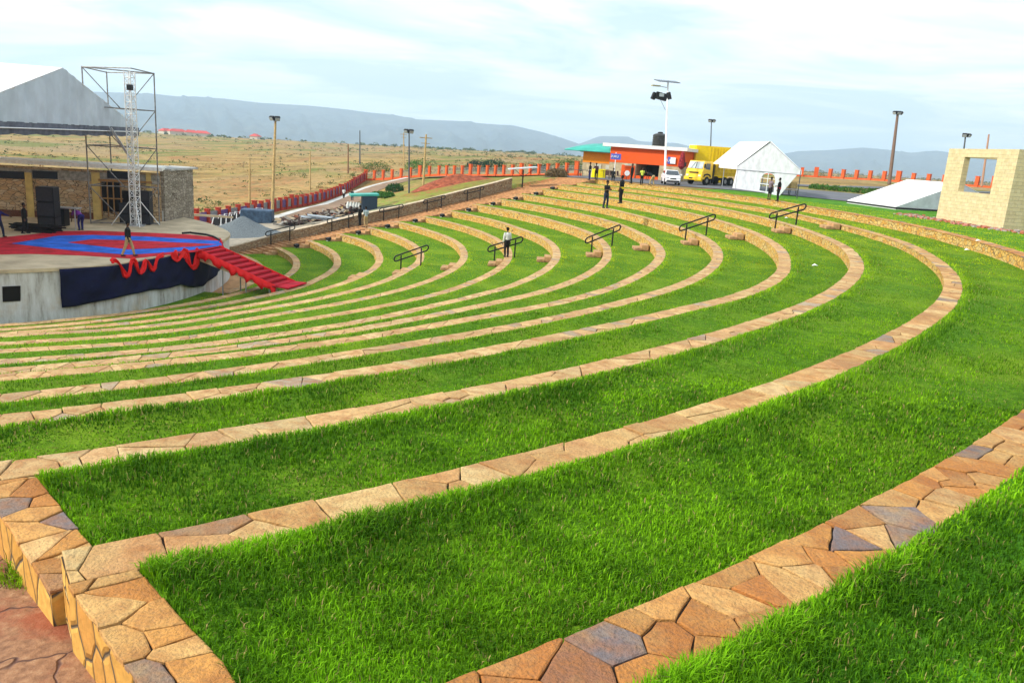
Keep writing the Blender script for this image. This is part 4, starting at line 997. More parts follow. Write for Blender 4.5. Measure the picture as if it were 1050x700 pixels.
# --- kiosks
def vat(x,y,d): return Vector(atd(x,y,d))
TAN=mat('tan stone cladding',(.46,.38,.24),.9,var=.25,scale=2,bmp=.4); TEAL=mat('teal roofing sheet',(.05,.36,.30),.5,var=.15,scale=1,bmp=.1); ORP=mat('bright orange paint',(.85,.27,.01),.6,var=.06); REDO=mat('red orange paint',(.72,.09,.01),.6,var=.06)
def text_obj(name,s,loc,size,rz,mt,parent,tiltx=PI/2):
    cu=D.curves.new(name,'FONT'); cu.body=s; cu.size=size; cu.extrude=.01; cu.align_x='CENTER'; cu.align_y='CENTER'
    o=D.objects.new(name+'_tmp',cu); COL.objects.link(o); bpy.context.view_layer.update()
    me=D.meshes.new_from_object(o.evaluated_get(bpy.context.evaluated_depsgraph_get())); D.objects.remove(o)
    me.materials.clear(); me.materials.append(mt); q=D.objects.new(name,me); COL.objects.link(q); q.parent=parent
    q.location=Vector(loc)-(Vector(parent.location) if parent else Vector()); q.rotation_euler=(tiltx,0,rz); return q
def frontbox(mb,xa,ya,xb,yb,d,depth,z0,z1,da=None,mi=0):
    a=vat(xa,ya,d);b=vat(xb,yb,da or d); c=(a+b)/2; v=b-a; an=math.atan2(v.y,v.x); L=math.hypot(v.x,v.y); nv=Vector((-math.sin(an),math.cos(an),0))
    c=c+nv*depth/2; mb.box((c.x,c.y,(z0+z1)/2),(L,depth,z1-z0),an,mi); return a,b,an
# large red kiosk
d0=97.; zg=ground(11,94)-.0
a=vat(635,187,d0); b=vat(697,191,d0-3)
zt_=hz(660,151,d0-1.5); 
kb=empty('kiosk_building',((a.x+b.x)/2,(a.y+b.y)/2,zg),'large red orange shop building with white roof edge and wide dark serving hatch','building')
v=(b-a);an=math.atan2(v.y,v.x); dirv=Vector((math.cos(an),math.sin(an),0)); nv=Vector((-dirv.y,dirv.x,0)); LK=math.hypot(v.x,v.y)
def kbox(nm,u0,u1,z0,z1,off,dep,mt,par=None):
    c=a+dirv*(u0+u1)/2+nv*(off+dep/2); m=MB(); m.box((c.x,c.y,(z0+z1)/2),(u1-u0,dep,z1-z0),an); return m.build(nm,mt,par or kb)
zh=hz(660,168.5,d0-1.5)
def ku(x):
    r_=ray(x,185); M=Matrix(((dirv.x,-r_[0]),(dirv.y,-r_[1]))); s_=M.inverted()@Vector((-a.x,-a.y)); return s_[0]
kbox('upper_wall',0-1.5,LK,zh,zt_-.15,0,7,REDO)
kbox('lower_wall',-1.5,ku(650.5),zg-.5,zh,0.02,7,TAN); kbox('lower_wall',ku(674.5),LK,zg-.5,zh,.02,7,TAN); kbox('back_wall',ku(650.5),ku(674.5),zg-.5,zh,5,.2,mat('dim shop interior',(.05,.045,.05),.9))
kbox('counter',ku(651),ku(674),zg-.5,zg+.45,.1,.5,REDO); kbox('door_panel',ku(636),ku(650),zg-.3,zg+1.6,-.03,.1,REDO)
kbox('window',ku(639),ku(646),zg+1.7,zh-.3,-.04,.1,mat('pale pane',(.5,.5,.42),.3))
kbox('roof_slab',-2.4,LK+.5,zt_-.17,zt_+.22,-.5,8.5,mat('white roof slab',(.75,.74,.70),.8,var=.12))
sgn=kbox('sign_board',ku(682.5),ku(689),hz(686,168,d0-2.5),hz(686,161,d0-2.5),-.12,.08,mat('blue sign face',(.06,.10,.42),.5,var=.02))
m=MB(); cc=a+dirv*ku(688.1)-nv*.15; m.box((cc.x,cc.y,hz(686,164.5,d0-2.5)),(.62,.05,.72),an); m.build('white_label',WHP,sgn)
cc=a+dirv*ku(684.8)-nv*.16; text_obj('lettering','ZUKU',(cc.x,cc.y,hz(686,164.7,d0-2.5)),.42,an,WHP,None).parent=None
for o in [x for x in D.objects if x.name.startswith('lettering') and x.parent is None]: o.parent=sgn; o.location=Vector(o.location)-W_(sgn)
# water tank
tp=vat(675,157,d0+.5); tk=empty('water_tank',(tp.x,tp.y,zt_+.22),'black ribbed plastic water tank on the red kiosk roof','water tank')
m=MB(); r_=.88; ht=1.6*1.0; prof=[(r_*.98,0)]
for k in range(6): prof+=[(r_,ht*(k+.15)/7),(r_,ht*(k+.75)/7),(r_*.95,ht*(k+.95)/7)]
prof+=[(r_*.95,ht*.88),(r_*.6,ht*.97),(.3,ht)]; m.lathe((tp.x,tp.y,zt_+.22),prof,28); m.build('tank_body',mat('black polythene',(.02,.02,.018),.35),tk,smooth=False)
m=MB(); m.lathe((tp.x,tp.y,zt_+.22+ht),[(.32,0),(.32,.12),(.1,.16)],16); m.build('lid',BLACK,tk)
# small orange kiosk with teal roof
d1=101.; a1,b1=vat(596,183,d1),vat(640,186,d1-2); zg1=ground(7,97)
k2=empty('kiosk_building',tuple(((a1+b1)/2).xy)+(zg1,),'bright orange kiosk with tan lower wall and broad teal sheet roof','building')
v=b1-a1;an1=math.atan2(v.y,v.x);dir1=Vector((math.cos(an1),math.sin(an1),0));nv1=Vector((-dir1.y,dir1.x,0));L1=math.hypot(v.x,v.y); zh1=hz(610,167,d1-1); zt1=hz(610,155.5,d1-1)
def k2box(nm,u0,u1,z0,z1,off,dep,mt,par=None):
    c=a1+dir1*(u0+u1)/2+nv1*(off+dep/2); m=MB(); m.box((c.x,c.y,(z0+z1)/2),(u1-u0,dep,z1-z0),an1); return m.build(nm,mt,par or k2)
k2box('upper_wall',0,L1*.62,zh1,zt1,0,5,ORP); k2box('upper_wall',L1*.62,L1,zh1,zt1,0.03,5,REDO); k2box('lower_wall',0,L1,zg1-.6,zh1,.04,4.9,TAN)
for u in (.3,.55): k2box('window',L1*u,L1*(u+.14),zg1+1.0,zh1-.15,-.03,.1,mat('pale pane',(.5,.5,.42),.3))
k2box('door',L1*.66,L1*.74,zg1-.4,zh1-.1,-.04,.12,REDO)
# curved teal roof
V=[];nx=24
for i in range(nx+1):
    u=i/nx; x=-2.2+(L1+3.6)*u; z=zt1+.12+.95*math.sin(PI*min(1,max(0,u*.9+.08)))**.8
    for j,(oy,zz) in enumerate(((-1.1,zt1-.05+.12),(2.5,z),(6.0,zt1+.0))):
        c=a1+dir1*x+nv1*oy; V.append((c.x,c.y,zz-.35*max(0,u-.75)*2))
o=nmesh('roof_sheet',np.array(V)-np.array(k2.location),np.array([(i*3+j,(i+1)*3+j,(i+1)*3+j+1,i*3+j+1) for i in range(nx) for j in range(2)]),TEAL,parent=k2); md=o.modifiers.new('t','SOLIDIFY'); md.thickness=.14
# sign on posts in front
p=vat(629,186,d1-5); sg=empty('post_sign',(p.x,p.y,ground(p.x,p.y)),'blue and white sign panel on a white post in front of the orange kiosk','sign'); zc=hz(629,160.5,d1-5)
m=MB(); m.tube([(p.x,p.y,ground(p.x,p.y)-.2),(p.x,p.y,zc+.5)],.05,8); m.build('post',WHP,sg)
m=MB(); m.box((p.x,p.y-.08,zc),(1.25,.06,.68),an1); pnl=m.build('sign_panel',mat('blue sign face',(.06,.10,.42),.5,var=.02),sg)
m=MB(); m.box((p.x+.46,p.y-.12,zc-.02),(.3,.05,.6),an1); m.build('white_label',WHP,pnl)
t_=text_obj('lettering','ZUKU',(p.x-.15,p.y-.13,zc),.36,an1,WHP,None); t_.parent=pnl; t_.location=Vector(t_.location)-W_(pnl)
# --- furniture round the kiosks
def table(name,x,y,d,w,dp,h,top,label,legm=BLACK,cat='table',cloth=None):
    p=vat(x,y,d); z=ground(p.x,p.y); e=empty(name,(p.x,p.y,z),label,cat)
    m=MB(); m.box((p.x,p.y,z+h),(w,dp,.05),an1); m.build('tabletop',top,e)
    for sx_ in(-1,1):
        for sy in(-1,1):
            m=MB(); q=p+dir1*sx_*(w/2-.08)+nv1*sy*(dp/2-.08); m.tube([(q.x,q.y,z),(q.x,q.y,z+h)],.03,6); m.build('leg',legm,e)
    return e,p,z
table('trestle_table',589,181,96,1.9,.8,.8,GREYP,'dark trestle table at the end of the orange kiosk'); table('trestle_table',600,182,95,1.6,.8,.78,GREYP,'dark trestle table between the kiosk end and the man in navy trousers')
e,p,z=table('draped_table',613.5,183,92,1.5,.9,.98,mat('yellow cloth',(.85,.70,.01),.8,var=.06),'table under a bright yellow cloth in front of the orange kiosk')
m=MB(); V=[]
for k in range(40):
    a_=2*PI*k/40; c,s_=math.cos(a_),math.sin(a_); sx_=.78*np.sign(c)*abs(c)**.3; sy=.48*np.sign(s_)*abs(s_)**.3; f=1+.06*math.sin(a_*9)
    V+=[(p.x+sx_,p.y+sy,z+1.02),(p.x+sx_*f*1.03,p.y+sy*f*1.06,z+.04)]
m.add(V,[(k*2,(k*2+2)%80,(k*2+3)%80,k*2+1) for k in range(40)]+[tuple(range(0,80,2))]); m.build('cloth',MATS['yellow cloth'],e)
def chair(x,y,d,label,mt,rz=0,proto={}):
    p=vat(x,y,d); z=ground(p.x,p.y)
    if 'c' not in proto:
        e=empty('garden_chair',(p.x,p.y,z),label,'chair','chairs by the kiosks'); 
        m=MB(); m.box((p.x,p.y,z+.44),(.46,.46,.05)); m.build('seat',mt,e); m=MB(); m.box((p.x,p.y+.22,z+.72),(.46,.05,.5),0,tilt=('X',-.15)); m.build('backrest',mt,e)
        for sx_ in(-1,1):
            for sy in(-1,1): m=MB(); m.tube([(p.x+sx_*.2,p.y+sy*.2,z),(p.x+sx_*.19,p.y+sy*.19,z+.44)],.02,6); m.build('leg',mt,e)
        proto['c']=e
    else: e=copy_tree(proto['c']); e.location=(p.x,p.y,z); e['label']=label
    e.rotation_euler.z=rz
for k,(x,y,lb) in enumerate(((622,187,'dark chair beside the post of the blue sign'),(627,188,'dark chair just right of the sign post, by the seated figure'),(634,188,'dark chair between the sign post and the stop-sign style board'),(640,188.5,'dark chair closest to the small white and red board'))): chair(x,y,90,lb.replace(' right of',' beyond'),mat('brown chair resin',(.09,.05,.04),.6),rz=.5*k)
p=vat(642,187.5,91); z=ground(p.x,p.y); e=empty('round_board',(p.x,p.y,z),'small red stand with round white disc board near the shop counter','sign'); m=MB(); m.box((p.x,p.y,z+.6),(.7,.1,1.2)); m.build('stand',REDO,e); m=MB(); 
m.add([(p.x+.3*math.cos(t),p.y-.08,z+.75+.3*math.sin(t)) for t in np.linspace(0,2*PI,20,endpoint=False)],[tuple(range(20))]); m.build('disc',WHP,e)
# canopy post / tall umbrella folded: red canopy at the end of the shop
p=vat(697,186,92); z=ground(p.x,p.y); e=empty('shop_parasol',(p.x,p.y,z),'dark red and navy folded parasol at the corner of the red shop','parasol'); m=MB(); m.tube([(p.x,p.y,z),(p.x,p.y,z+3.6)],.04,8); m.build('pole',GALV,e)
m=MB(); m.lathe((p.x,p.y,z+1.5),[(.12,0),(.42,.35),(.36,1.1),(.22,1.8),(.05,2.1)],10); m.build('folded_cloth',mat('dark red cloth',(.25,.02,.03),.8,var=.5,scale=6),e)
# --- info board with pale roof at the top of the stair wall
p=Vector(P(50.8,AW-.3,0)); z=ground(p.x,p.y); e=empty('roofed_board',(p.x,p.y,z),'small post shelter with pale slanting roof at the upper end of the stair wall','shelter')
dq=float(np.dot(np.array([p.x,p.y,z-H]),FW)); 
m=MB(); m.tube([(p.x,p.y,z-.2),(p.x,p.y,z+1.75)],.07,8); m.build('post',BLACK,e); m=MB(); m.box((p.x-.1,p.y,z+1.95),(3.0,1.4,.1),.15,tilt=('Y',-.13)); m.build('roof_panel',mat('pale blue sheet',(.60,.66,.70),.4),e)
m=MB(); m.tube([(p.x,p.y,z+1.0),(p.x+1.1,p.y,z+1.9)],.03,6); m.tube([(p.x,p.y,z+1.0),(p.x-.9,p.y,z+1.75)],.03,6); m.build('bracket',BLACK,e)
# --- frame tent (marquee)
fl=Vector(at(753,199.5,ground(18.5,70.8))); frr=Vector(at(817,204,ground(23.8,69.8))); zb=fl.z
fd=Vector((frr.x-fl.x,frr.y-fl.y,0)); ax=vat(789,145.5,float(np.dot((fl+frr)/2-Vector((0,0,H)),FW))); zap=ax.z
zev=zat(fl,170.5); bkv=Vector((-2.6,9.2,0))
apx=(fl+frr)/2
# direction of the ridge from the picture: its far end lies under column 748
rr_=ray(748,146); M=Matrix(((rr_[0],rr_[2]),(0,1))); tt=(zap-H)/ (rr_[2]); far=Vector((rr_[0]*tt,rr_[1]*tt,zap)) if 60<rr_[1]*tt<110 else vat(748,146,80)
bkv=Vector((far.x-apx.x,far.y-apx.y,0)); bkv=bkv.normalized()*min(bkv.length,9.5)
tn=empty('frame_tent',tuple(apx),'white peaked frame tent with arched window flap on the lawn by the yellow truck','tent')
ov=fd.normalized()*.15
m=MB(); A0=fl-ov;B0=frr+ov
def q(v,z): return Vector((v.x,v.y,z))
m.add([q(A0,zev),q(apx,zap),q(apx+bkv,zap),q(A0+bkv,zev)],[(3,2,1,0)]); m.add([q(B0,zev),q(apx,zap),q(apx+bkv,zap),q(B0+bkv,zev)],[(0,1,2,3)])
o=m.build('roof_sheet',WHITE,tn); md=o.modifiers.new('t','SOLIDIFY'); md.thickness=.03
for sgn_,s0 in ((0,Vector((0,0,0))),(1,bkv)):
    m=MB(); m.add([q(A0+s0,zev),q(B0+s0,zev),q(apx+s0,zap-.04)],[(0,1,2)]); m.add([q(A0+s0,zev-.32),q(B0+s0,zev-.32),q(B0+s0,zev),q(A0+s0,zev)],[(0,1,2,3)]); m.build('gable',mat('shaded white canvas',(.50,.53,.57),.6,var=.12,scale=1.5,bmp=.3,bdist=.08),tn)  # white canvas; the grey shading of the gable is put into its colour
for s0,s1 in ((A0,A0+bkv),(B0,B0+bkv)):
    m=MB(); m.add([q(s0,zev-.32),q(s1,zev-.32),q(s1,zev),q(s0,zev)],[(0,1,2,3)]); m.build('valance',WHITE,tn)
# front wall with an arched window, right part pulled aside
m=MB(); nx=20
def fw(u,z): 
    c=fl+fd*u; return Vector((c.x-nvf.x*.05*math.sin(u*40),c.y-nvf.y*.05*math.sin(u*40),z))
nvf=Vector((-fd.y,fd.x,0)).normalized()
w0,w1=.42,.66; wz0,wz1=zb+.75,zb+1.95
def arch(u): 
    t=(u-w0)/(w1-w0)*2-1; return wz1+.5*math.sqrt(max(0,1-t*t))
rgt=lambda z: .62+(z-zb)/(zev-zb)*.36
us=list(np.linspace(0,w0,8))+list(np.linspace(w0,w1,9)[1:])
for u0,u1 in zip(us[:-1],us[1:]):
    if u1<=w0+1e-6: m.add([fw(u0,zb),fw(u1,zb),fw(u1,zev-.3),fw(u0,zev-.3)],[(0,1,2,3)])
    else:
        m.add([fw(u0,zb),fw(u1,zb),fw(u1,wz0),fw(u0,wz0)],[(0,1,2,3)]); m.add([fw(u0,arch(u0)),fw(u1,arch(u1)),fw(u1,zev-.3),fw(u0,zev-.3)],[(0,1,2,3)])
m.add([fw(w1,zb),fw(.70,zb),fw(.97,zev-.3),fw(w1,zev-.3)],[(0,1,2,3)])
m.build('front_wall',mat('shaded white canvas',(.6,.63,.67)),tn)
m=MB(); m.tube([q(A0,zev-.33)-nvf*.05,q(B0,zev-.33)-nvf*.05],.035,6); m.tube([q(A0,zev)-nvf*.03,q(apx,zap-.02)-nvf*.1,q(B0,zev)-nvf*.03],.03,6); m.build('seam_pole',mat('grey seam',(.25,.27,.3),.6),tn)
m=MB(); m.tube([fw((w0+w1)/2,wz0),fw((w0+w1)/2,wz1+.5)],.04,6); m.tube([fw(w0,wz0+.65),fw(w1,wz0+.65)],.04,6); m.tube([fw(w0,wz1),fw(w1,wz1)],.03,6); m.build('window_bar',WHITE,tn)
m=MB(); m.add([q(fl,zb),q(fl+bkv*1.0,zb),q(fl+bkv*1.0,zev),q(fl,zev)],[(0,1,2,3)]) if False else None
m=MB(); m.add([q(fl+bkv*.0,zb),q(fl+bkv*.12,zb),q(fl+bkv*.02,zev),q(fl,zev)],[(0,1,2,3)]); m.build('side_flap',WHITE,tn)
for c in (fl,frr,fl+bkv,frr+bkv,fl+bkv*.5,frr+bkv*.5):
    m=MB(); m.tube([(c.x,c.y,ground(c.x,c.y)-.05),(c.x,c.y,zev)],.045,8); m.build('pole',GREYP if c is frr else GALV,tn)
# bench beside tent
for x,lb in ((805,'dark framed bench seen under the open tent side, closer to the two women'),(812,'dark framed bench beside the black tent pole')):
    p=vat(x,202.5,75); z=ground(p.x,p.y); e=empty('folding_seat',(p.x,p.y,z),lb,'bench','benches by the frame tent')
    m=MB(); m.box((p.x,p.y,z+.5),(.75,.5,.06),.3); m.build('seat',WOOD,e); m=MB(); m.box((p.x+.1,p.y+.25,z+.92),(.75,.06,.62),.3,tilt=('X',-.2)); m.build('backrest',WOOD,e)
    for sx_ in(-1,1):
        for sy in (-1,1): m=MB(); m.tube([(p.x+sx_*.33,p.y+sy*.2,z),(p.x+sx_*.33,p.y+sy*.2,z+.5)],.025,6); m.build('leg',BLACK,e)
# --- collapsed tent roof on the grass
c0=Vector(at(918,216.5,0));c1=Vector(at(868,209.5,0)); dv2=Vector((c1.x-c0.x,c1.y-c0.y,0)); hw_=5.2; rt_=Vector((-dv2.y,dv2.x,0)).normalized(); rt_=rt_ if rt_.x>0 else -rt_
zr2=2.35; tl=empty('tent_canopy',tuple(c0+rt_*hw_+dv2/2),'white tent roof resting on the grass without its legs, beside the stone ticket house','tent')
e0=.30; base=ground(c0.x,c0.y)
def g(u,v,z): 
    p=c0+rt_*hw_*2*u+dv2*v; return Vector((p.x,p.y,z))
m=MB(); m.add([g(0,0,e0),g(.5,0,zr2),g(.5,1,zr2),g(0,1,e0)],[(3,2,1,0)]); m.add([g(1,0,e0),g(.5,0,zr2),g(.5,1,zr2),g(1,1,e0)],[(0,1,2,3)]); o=m.build('roof_sheet',WHITE,tl); md=o.modifiers.new('t','SOLIDIFY'); md.thickness=.03
for v_ in(0.,1.):
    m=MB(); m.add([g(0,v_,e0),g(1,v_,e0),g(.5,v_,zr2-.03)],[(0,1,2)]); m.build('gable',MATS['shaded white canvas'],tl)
m=MB()
for (a_,b_) in (((0,0),(1,0)),((0,0),(0,1)),((0,1),(1,1)),((1,0),(1,1))): 
    A_=g(*a_,e0+.02);B_=g(*b_,e0+.02); m.add([A_-Vector((0,0,.26)),B_-Vector((0,0,.26)),B_,A_],[(0,1,2,3)])
m.build('valance',WHITE,tl); m=MB(); 
for (a_,b_) in (((0,0),(1,0)),((0,0),(0,1)),((0,1),(1,1)),((1,0),(1,1))): m.tube([g(*a_,.12+base),g(*b_,.12+base)],.07,6)
m.build('frame',BLACK,tl)
# --- stone ticket house
q0=Vector(at(959.5,225,0));q1=Vector(at(1028,235.5,0)); zt3=(zat(q0,153.5)+zat(q1,152))/2; fv=(q1-q0); fv.z=0; fn=Vector((-fv.y,fv.x,0)).normalized(); fn=fn if fn.y>0 else -fn; an3=math.atan2(fv.y,fv.x); LB=fv.length
th_=empty('ticket_house',tuple((q0+q1)/2+fn*1.8),'roofless square shell of pale dressed stone with a big square opening','building')
def bb(nm,u0,u1,v0,v1,z0,z1):
    c=q0+fv*(u0+u1)/2+fn*(v0+v1)/2; m=MB(); m.box((c.x,c.y,(z0+z1)/2),(LB*(u1-u0),v1-v0,z1-z0),an3); return m.build(nm,M_BLOCK,th_)
def bu(x):
    r_=ray(x,190); M=Matrix(((fv.x,-r_[0]),(fv.y,-r_[1]))); s_=M.inverted()@Vector((-q0.x,-q0.y)); return s_[0]
ua,ub=bu(983.5),bu(1017); mid_=q0+fv*.5; zo1=zat(mid_,161.5); zo0=zat(mid_,197.5); TB_=.38; DP=4.4
bb('front_wall',0,ua,0,TB_,-.4,zt3);bb('front_wall',ub,1,0,TB_,-.4,zt3);bb('front_wall',ua,ub,.003,TB_,-.4,zo0);bb('front_wall',ua,ub,.003,TB_,zo1,zt3)
for v0_,v1_,z0_,z1_ in ((TB_,.72,-.4,zt3-.003),(3.75,DP,-.4,zt3-.003),(.72,3.75,-.4,zo0-.25),(.72,3.75,zo1+.02,zt3-.003)): bb('side_wall',0 if v0_!=.72 else .0005,TB_/LB,v0_,v1_,z0_,z1_)
s0_=1-TB_/LB; bb('side_wall',s0_,1,TB_,1.2,-.4,zt3-.003);bb('side_wall',s0_,1,2.6,DP,-.4,zt3-.003);bb('side_wall',s0_+.002,1-.002,1.2,2.6,-.4,zo0-.2);bb('side_wall',s0_+.002,1-.002,1.2,2.6,zo1+.1,zt3-.003)
bb('back_wall',TB_/LB,s0_,DP-TB_,DP,-.4,zt3-.006)
# reddish stone apron
m=MB(); 
rs_=random.Random(5)
for k in range(420):
    u=rs_.uniform(-.5,1.7); v_=rs_.gauss(-.5,.42); c=q0+fv*u+fn*v_ ; s_=rs_.uniform(.05,.14); m.box((c.x,c.y,ground(c.x,c.y)+s_*.2),(s_*1.6,s_*1.2,s_),rs_.uniform(0,3),k%3,tilt=('X',rs_.uniform(-.4,.4)))
tag(m.build('rubble_apron',[mat('pink stone chips',(.42,.17,.13),.9),mat('grey stone chips',(.36,.30,.27),.9),mat('red soil clods',(.38,.12,.06),.9)]),kind='stuff')
# --- gravel heap, rubble, small kiosk
def heap(name,c,rx,ry,h,mt,label,cat,seed,kind=None,rz=0.):
    V=[];Fc=[];n=36;m_=14
    cz=ground(*c[:2])
    for i in range(m_+1):
        t=i/m_
        for k in range(n):
            a_=2*PI*k/n; rr=t*(1+.25*(vn(math.cos(a_)*2+5,math.sin(a_)*2+5,seed)-.5)); x=rr*rx*math.cos(a_);y=rr*ry*math.sin(a_)
            X=c[0]+x*math.cos(rz)-y*math.sin(rz);Y=c[1]+x*math.sin(rz)+y*math.cos(rz)
            z=h*(max(0,1-t)**1.15)*(1+.35*(fbm(X*.8,Y*.8,seed)-.47))+.12*h*(fbm(X*3,Y*3,seed+4)-.47)*(1-t)
            V.append((X,Y,(cz*(1-t*.9)+ground(X,Y)*t*.9 if t>0 else cz)+z-.08*t))
    for i in range(m_):
        for k in range(n): Fc.append((i*n+k,(i+1)*n+k,(i+1)*n+(k+1)%n,i*n+(k+1)%n))
    o=nmesh(name,np.array(V),np.array(Fc),mt); 
    for p_ in o.data.polygons:p_.use_smooth=True
    tag(o,label,cat); return o
GRV=mat('blue grey ballast',(.17,.20,.22),.95,var=.3,scale=12,bmp=1,bdist=.06)
gp=vat(250,231,74); heap('gravel_heap',(gp.x,gp.y),4.2,3.0,1.75,GRV,'broad blue grey heap of ballast between the stage and the pillar fence','gravel heap',3)
EAR=mat('red dug earth',(.33,.085,.04),.95,var=.4,scale=2,bmp=1,bdist=.12)
ep=vat(472,187,101); heap('earth_mound',(ep.x,ep.y),7.0,3.2,1.15,EAR,'dark red mound of dug earth on the slope above the stair wall','earth mound',9,rz=.45)
rs_=random.Random(9)
MT=[mat('broken concrete',(.28,.26,.23),.9),mat('dark scrap timber',(.05,.03,.025),.9),mat('pale scrap plank',(.38,.30,.2),.85),mat('rusty scrap',(.25,.09,.05),.8)]
m=MB()
for k in range(420):
    x=rs_.uniform(288,366); y=223-(x-288)*.17+rs_.gauss(-3,3.2); p=vat(x,y,80+ (x-288)*.12+rs_.uniform(-2,4)); z=ground(p.x,p.y); L=rs_.choice((.3,.4,.6,1.2,1.8)); 
    m.box((p.x,p.y,z+rs_.uniform(.05,.45)),(L,rs_.uniform(.08,.4),rs_.uniform(.05,.25)),rs_.uniform(0,3.1),rs_.choice((0,0,1,1,1,2,3)),tilt=('Y',rs_.uniform(-.5,.5)))
tag(m.build('building_debris',MT),kind='stuff')
for x0,y0,w_,lb in ((333,218,3.4,'pale flat sheet lying on the debris, closer to the fence'),(322,222,2.6,'pale flat sheet lying on the debris, nearer the stair wall')):
    p=vat(x0,y0,80); m=MB(); m.box((p.x,p.y,ground(p.x,p.y)+.62),(w_,1.6,.05),.3,tilt=('Y',.08)); tag(m.build('scrap_sheet',mat('grey blue sheet',(.32,.36,.40),.5,var=.2)),lb,'scrap sheet')
p=vat(264,217,84); z=ground(p.x,p.y); m=MB(); m.box((p.x,p.y,z+.7),(3.2,2.0,1.4),.15); o=m.build('covered_stack',mat('slate blue tarpaulin',(.05,.09,.15),.6,var=.3,scale=3,bmp=.4,bdist=.05),bevel=.1); tag(o,'slate blue tarpaulin covered stack behind the ballast heap','covered stack')
# leaning barriers in a row
proto=None
for k in range(9):
    x=221+k*5.4; p=vat(x,225-k*1.55,78+k*1.3); z=ground(p.x,p.y)
    if proto is None:
        proto=empty('crowd_barrier',(p.x,p.y,z),'white and black metal barrier leaning in the row behind the ballast heap','barrier','leaning barriers'); m=MB(); m.tube([(p.x-.5,p.y,z),(p.x-.25,p.y+.3,z+1.15),(p.x+.45,p.y+.3,z+1.15),(p.x+.5,p.y,z)],.05,6); m.build('frame',WHP,proto); m=MB(); m.box((p.x+.02,p.y+.18,z+.62),(.6,.06,.7),0,tilt=('X',-.26)); m.build('infill_panel',BLACK,proto)
    else:
        q_=copy_tree(proto); q_.location=(p.x,p.y,z)
# small green kiosk box
p=vat(372,214,88.5); z=ground(p.x,p.y); e=empty('guard_booth',(p.x,p.y,z),'small dark booth with teal slab roof beside the dirt path','booth'); m=MB(); m.box((p.x+.7,p.y,z+.75),(1.6,1.8,1.9),.3); m.build('wall',mat('dark slate paint',(.03,.05,.08),.6),e)
m=MB(); m.box((p.x+.1,p.y,z+1.78),(3.1,2.3,.2),.3,tilt=('Y',-.07)); m.build('roof_slab',TEAL,e)
m=MB(); 
for k in range(5): m.lathe((p.x-1.6+.32*k,p.y-.2,z),[(.2,0),(.24,.5),(.1,.9)],8)
m.build('sack',mat('white sack',(.6,.62,.6),.8),e)
# --- far houses
HW=mat('cream house wall',(.55,.50,.42),.9); HR=mat('red tile roof',(.55,.07,.06),.8,var=.2)
pr=None
hl_=['distant cream house with red hipped roof under the near hills','faint red roofed house beside the taller one at the foot of the hills','long low red roofed house glimpsed through the scaffold','small red roofed house close to the scaffold edge','tiny pale house at the field edge further along']
for k,(x,y,w_) in enumerate(((207,137.5,17),(196,138.5,13),(182,137.5,20),(170,137,12),(262,140.5,9))):
    p=vat(x,y,860); z=ground(p.x,p.y)-.3
    z=min(z,p.z) if abs(z-p.z)<6 else p.z
    h=3.4; e=empty('distant_house',(p.x,p.y,z),hl_[k],'house','houses at the foot of the hills'); rz=.2+k*.3
    m=MB(); m.box((p.x,p.y,z+h/2-.5),(w_,9,h+1),rz); m.build('wall',HW,e); m=MB(); c,s_=math.cos(rz),math.sin(rz)
    pt=lambda a_,b_,zz:(p.x+a_*c-b_*s_,p.y+a_*s_+b_*c,zz); W2=w_/2+.7
    m.hexa([pt(-W2,-5.2,z+h),pt(W2,-5.2,z+h),pt(W2,5.2,z+h),pt(-W2,5.2,z+h)],[pt(-W2*.5,-.3,z+h+2.8),pt(W2*.5,-.3,z+h+2.8),pt(W2*.5,.3,z+h+2.8),pt(-W2*.5,.3,z+h+2.8)]); m.build('roof',HR,e)
# --- vehicles
def arcwheel(mb,c,r,w,ax,n=24,mi=0):
    ax=Vector(ax).normalized(); up=Vector((0,0,1)); f=ax.cross(up)
    vs=[];prof=[(-w/2,r*.86),(-w/2*.8,r),(w/2*.8,r),(w/2,r*.86)]
    for o_,rr in prof:
        for k in range(n): a_=2*PI*k/n; vs.append(Vector(c)+ax*o_+(f*math.cos(a_)+up*math.sin(a_))*rr)
    fs=[(i*n+k,i*n+(k+1)%n,(i+1)*n+(k+1)%n,(i+1)*n+k) for i in range(3) for k in range(n)]+[tuple(range(n))[::-1],tuple(3*n+k for k in range(n))]
    mb.add(vs,fs,mi)
class Frame:                          # local vehicle frame: x forward, y left
    def __init__(s,o,yaw): s.o=Vector(o); s.f=Vector((math.cos(yaw),math.sin(yaw),0)); s.l=Vector((-math.sin(yaw),math.cos(yaw),0)); s.yaw=yaw
    def __call__(s,x,y,z): return s.o+s.f*x+s.l*y+Vector((0,0,z))
def side_extrude(fr,prof,ws,mb,mi=0):  # prof: (x,z) polygon; ws: half widths per vertex
    n=len(prof); L=[fr(x,w_,z) for (x,z),w_ in zip(prof,ws)]; Rr=[fr(x,-w_,z) for (x,z),w_ in zip(prof,ws)]
    mb.add(L+Rr,[tuple(range(n)),tuple(range(n,2*n))[::-1]]+[((i+1)%n,i,n+i,n+(i+1)%n) for i in range(n)],mi)
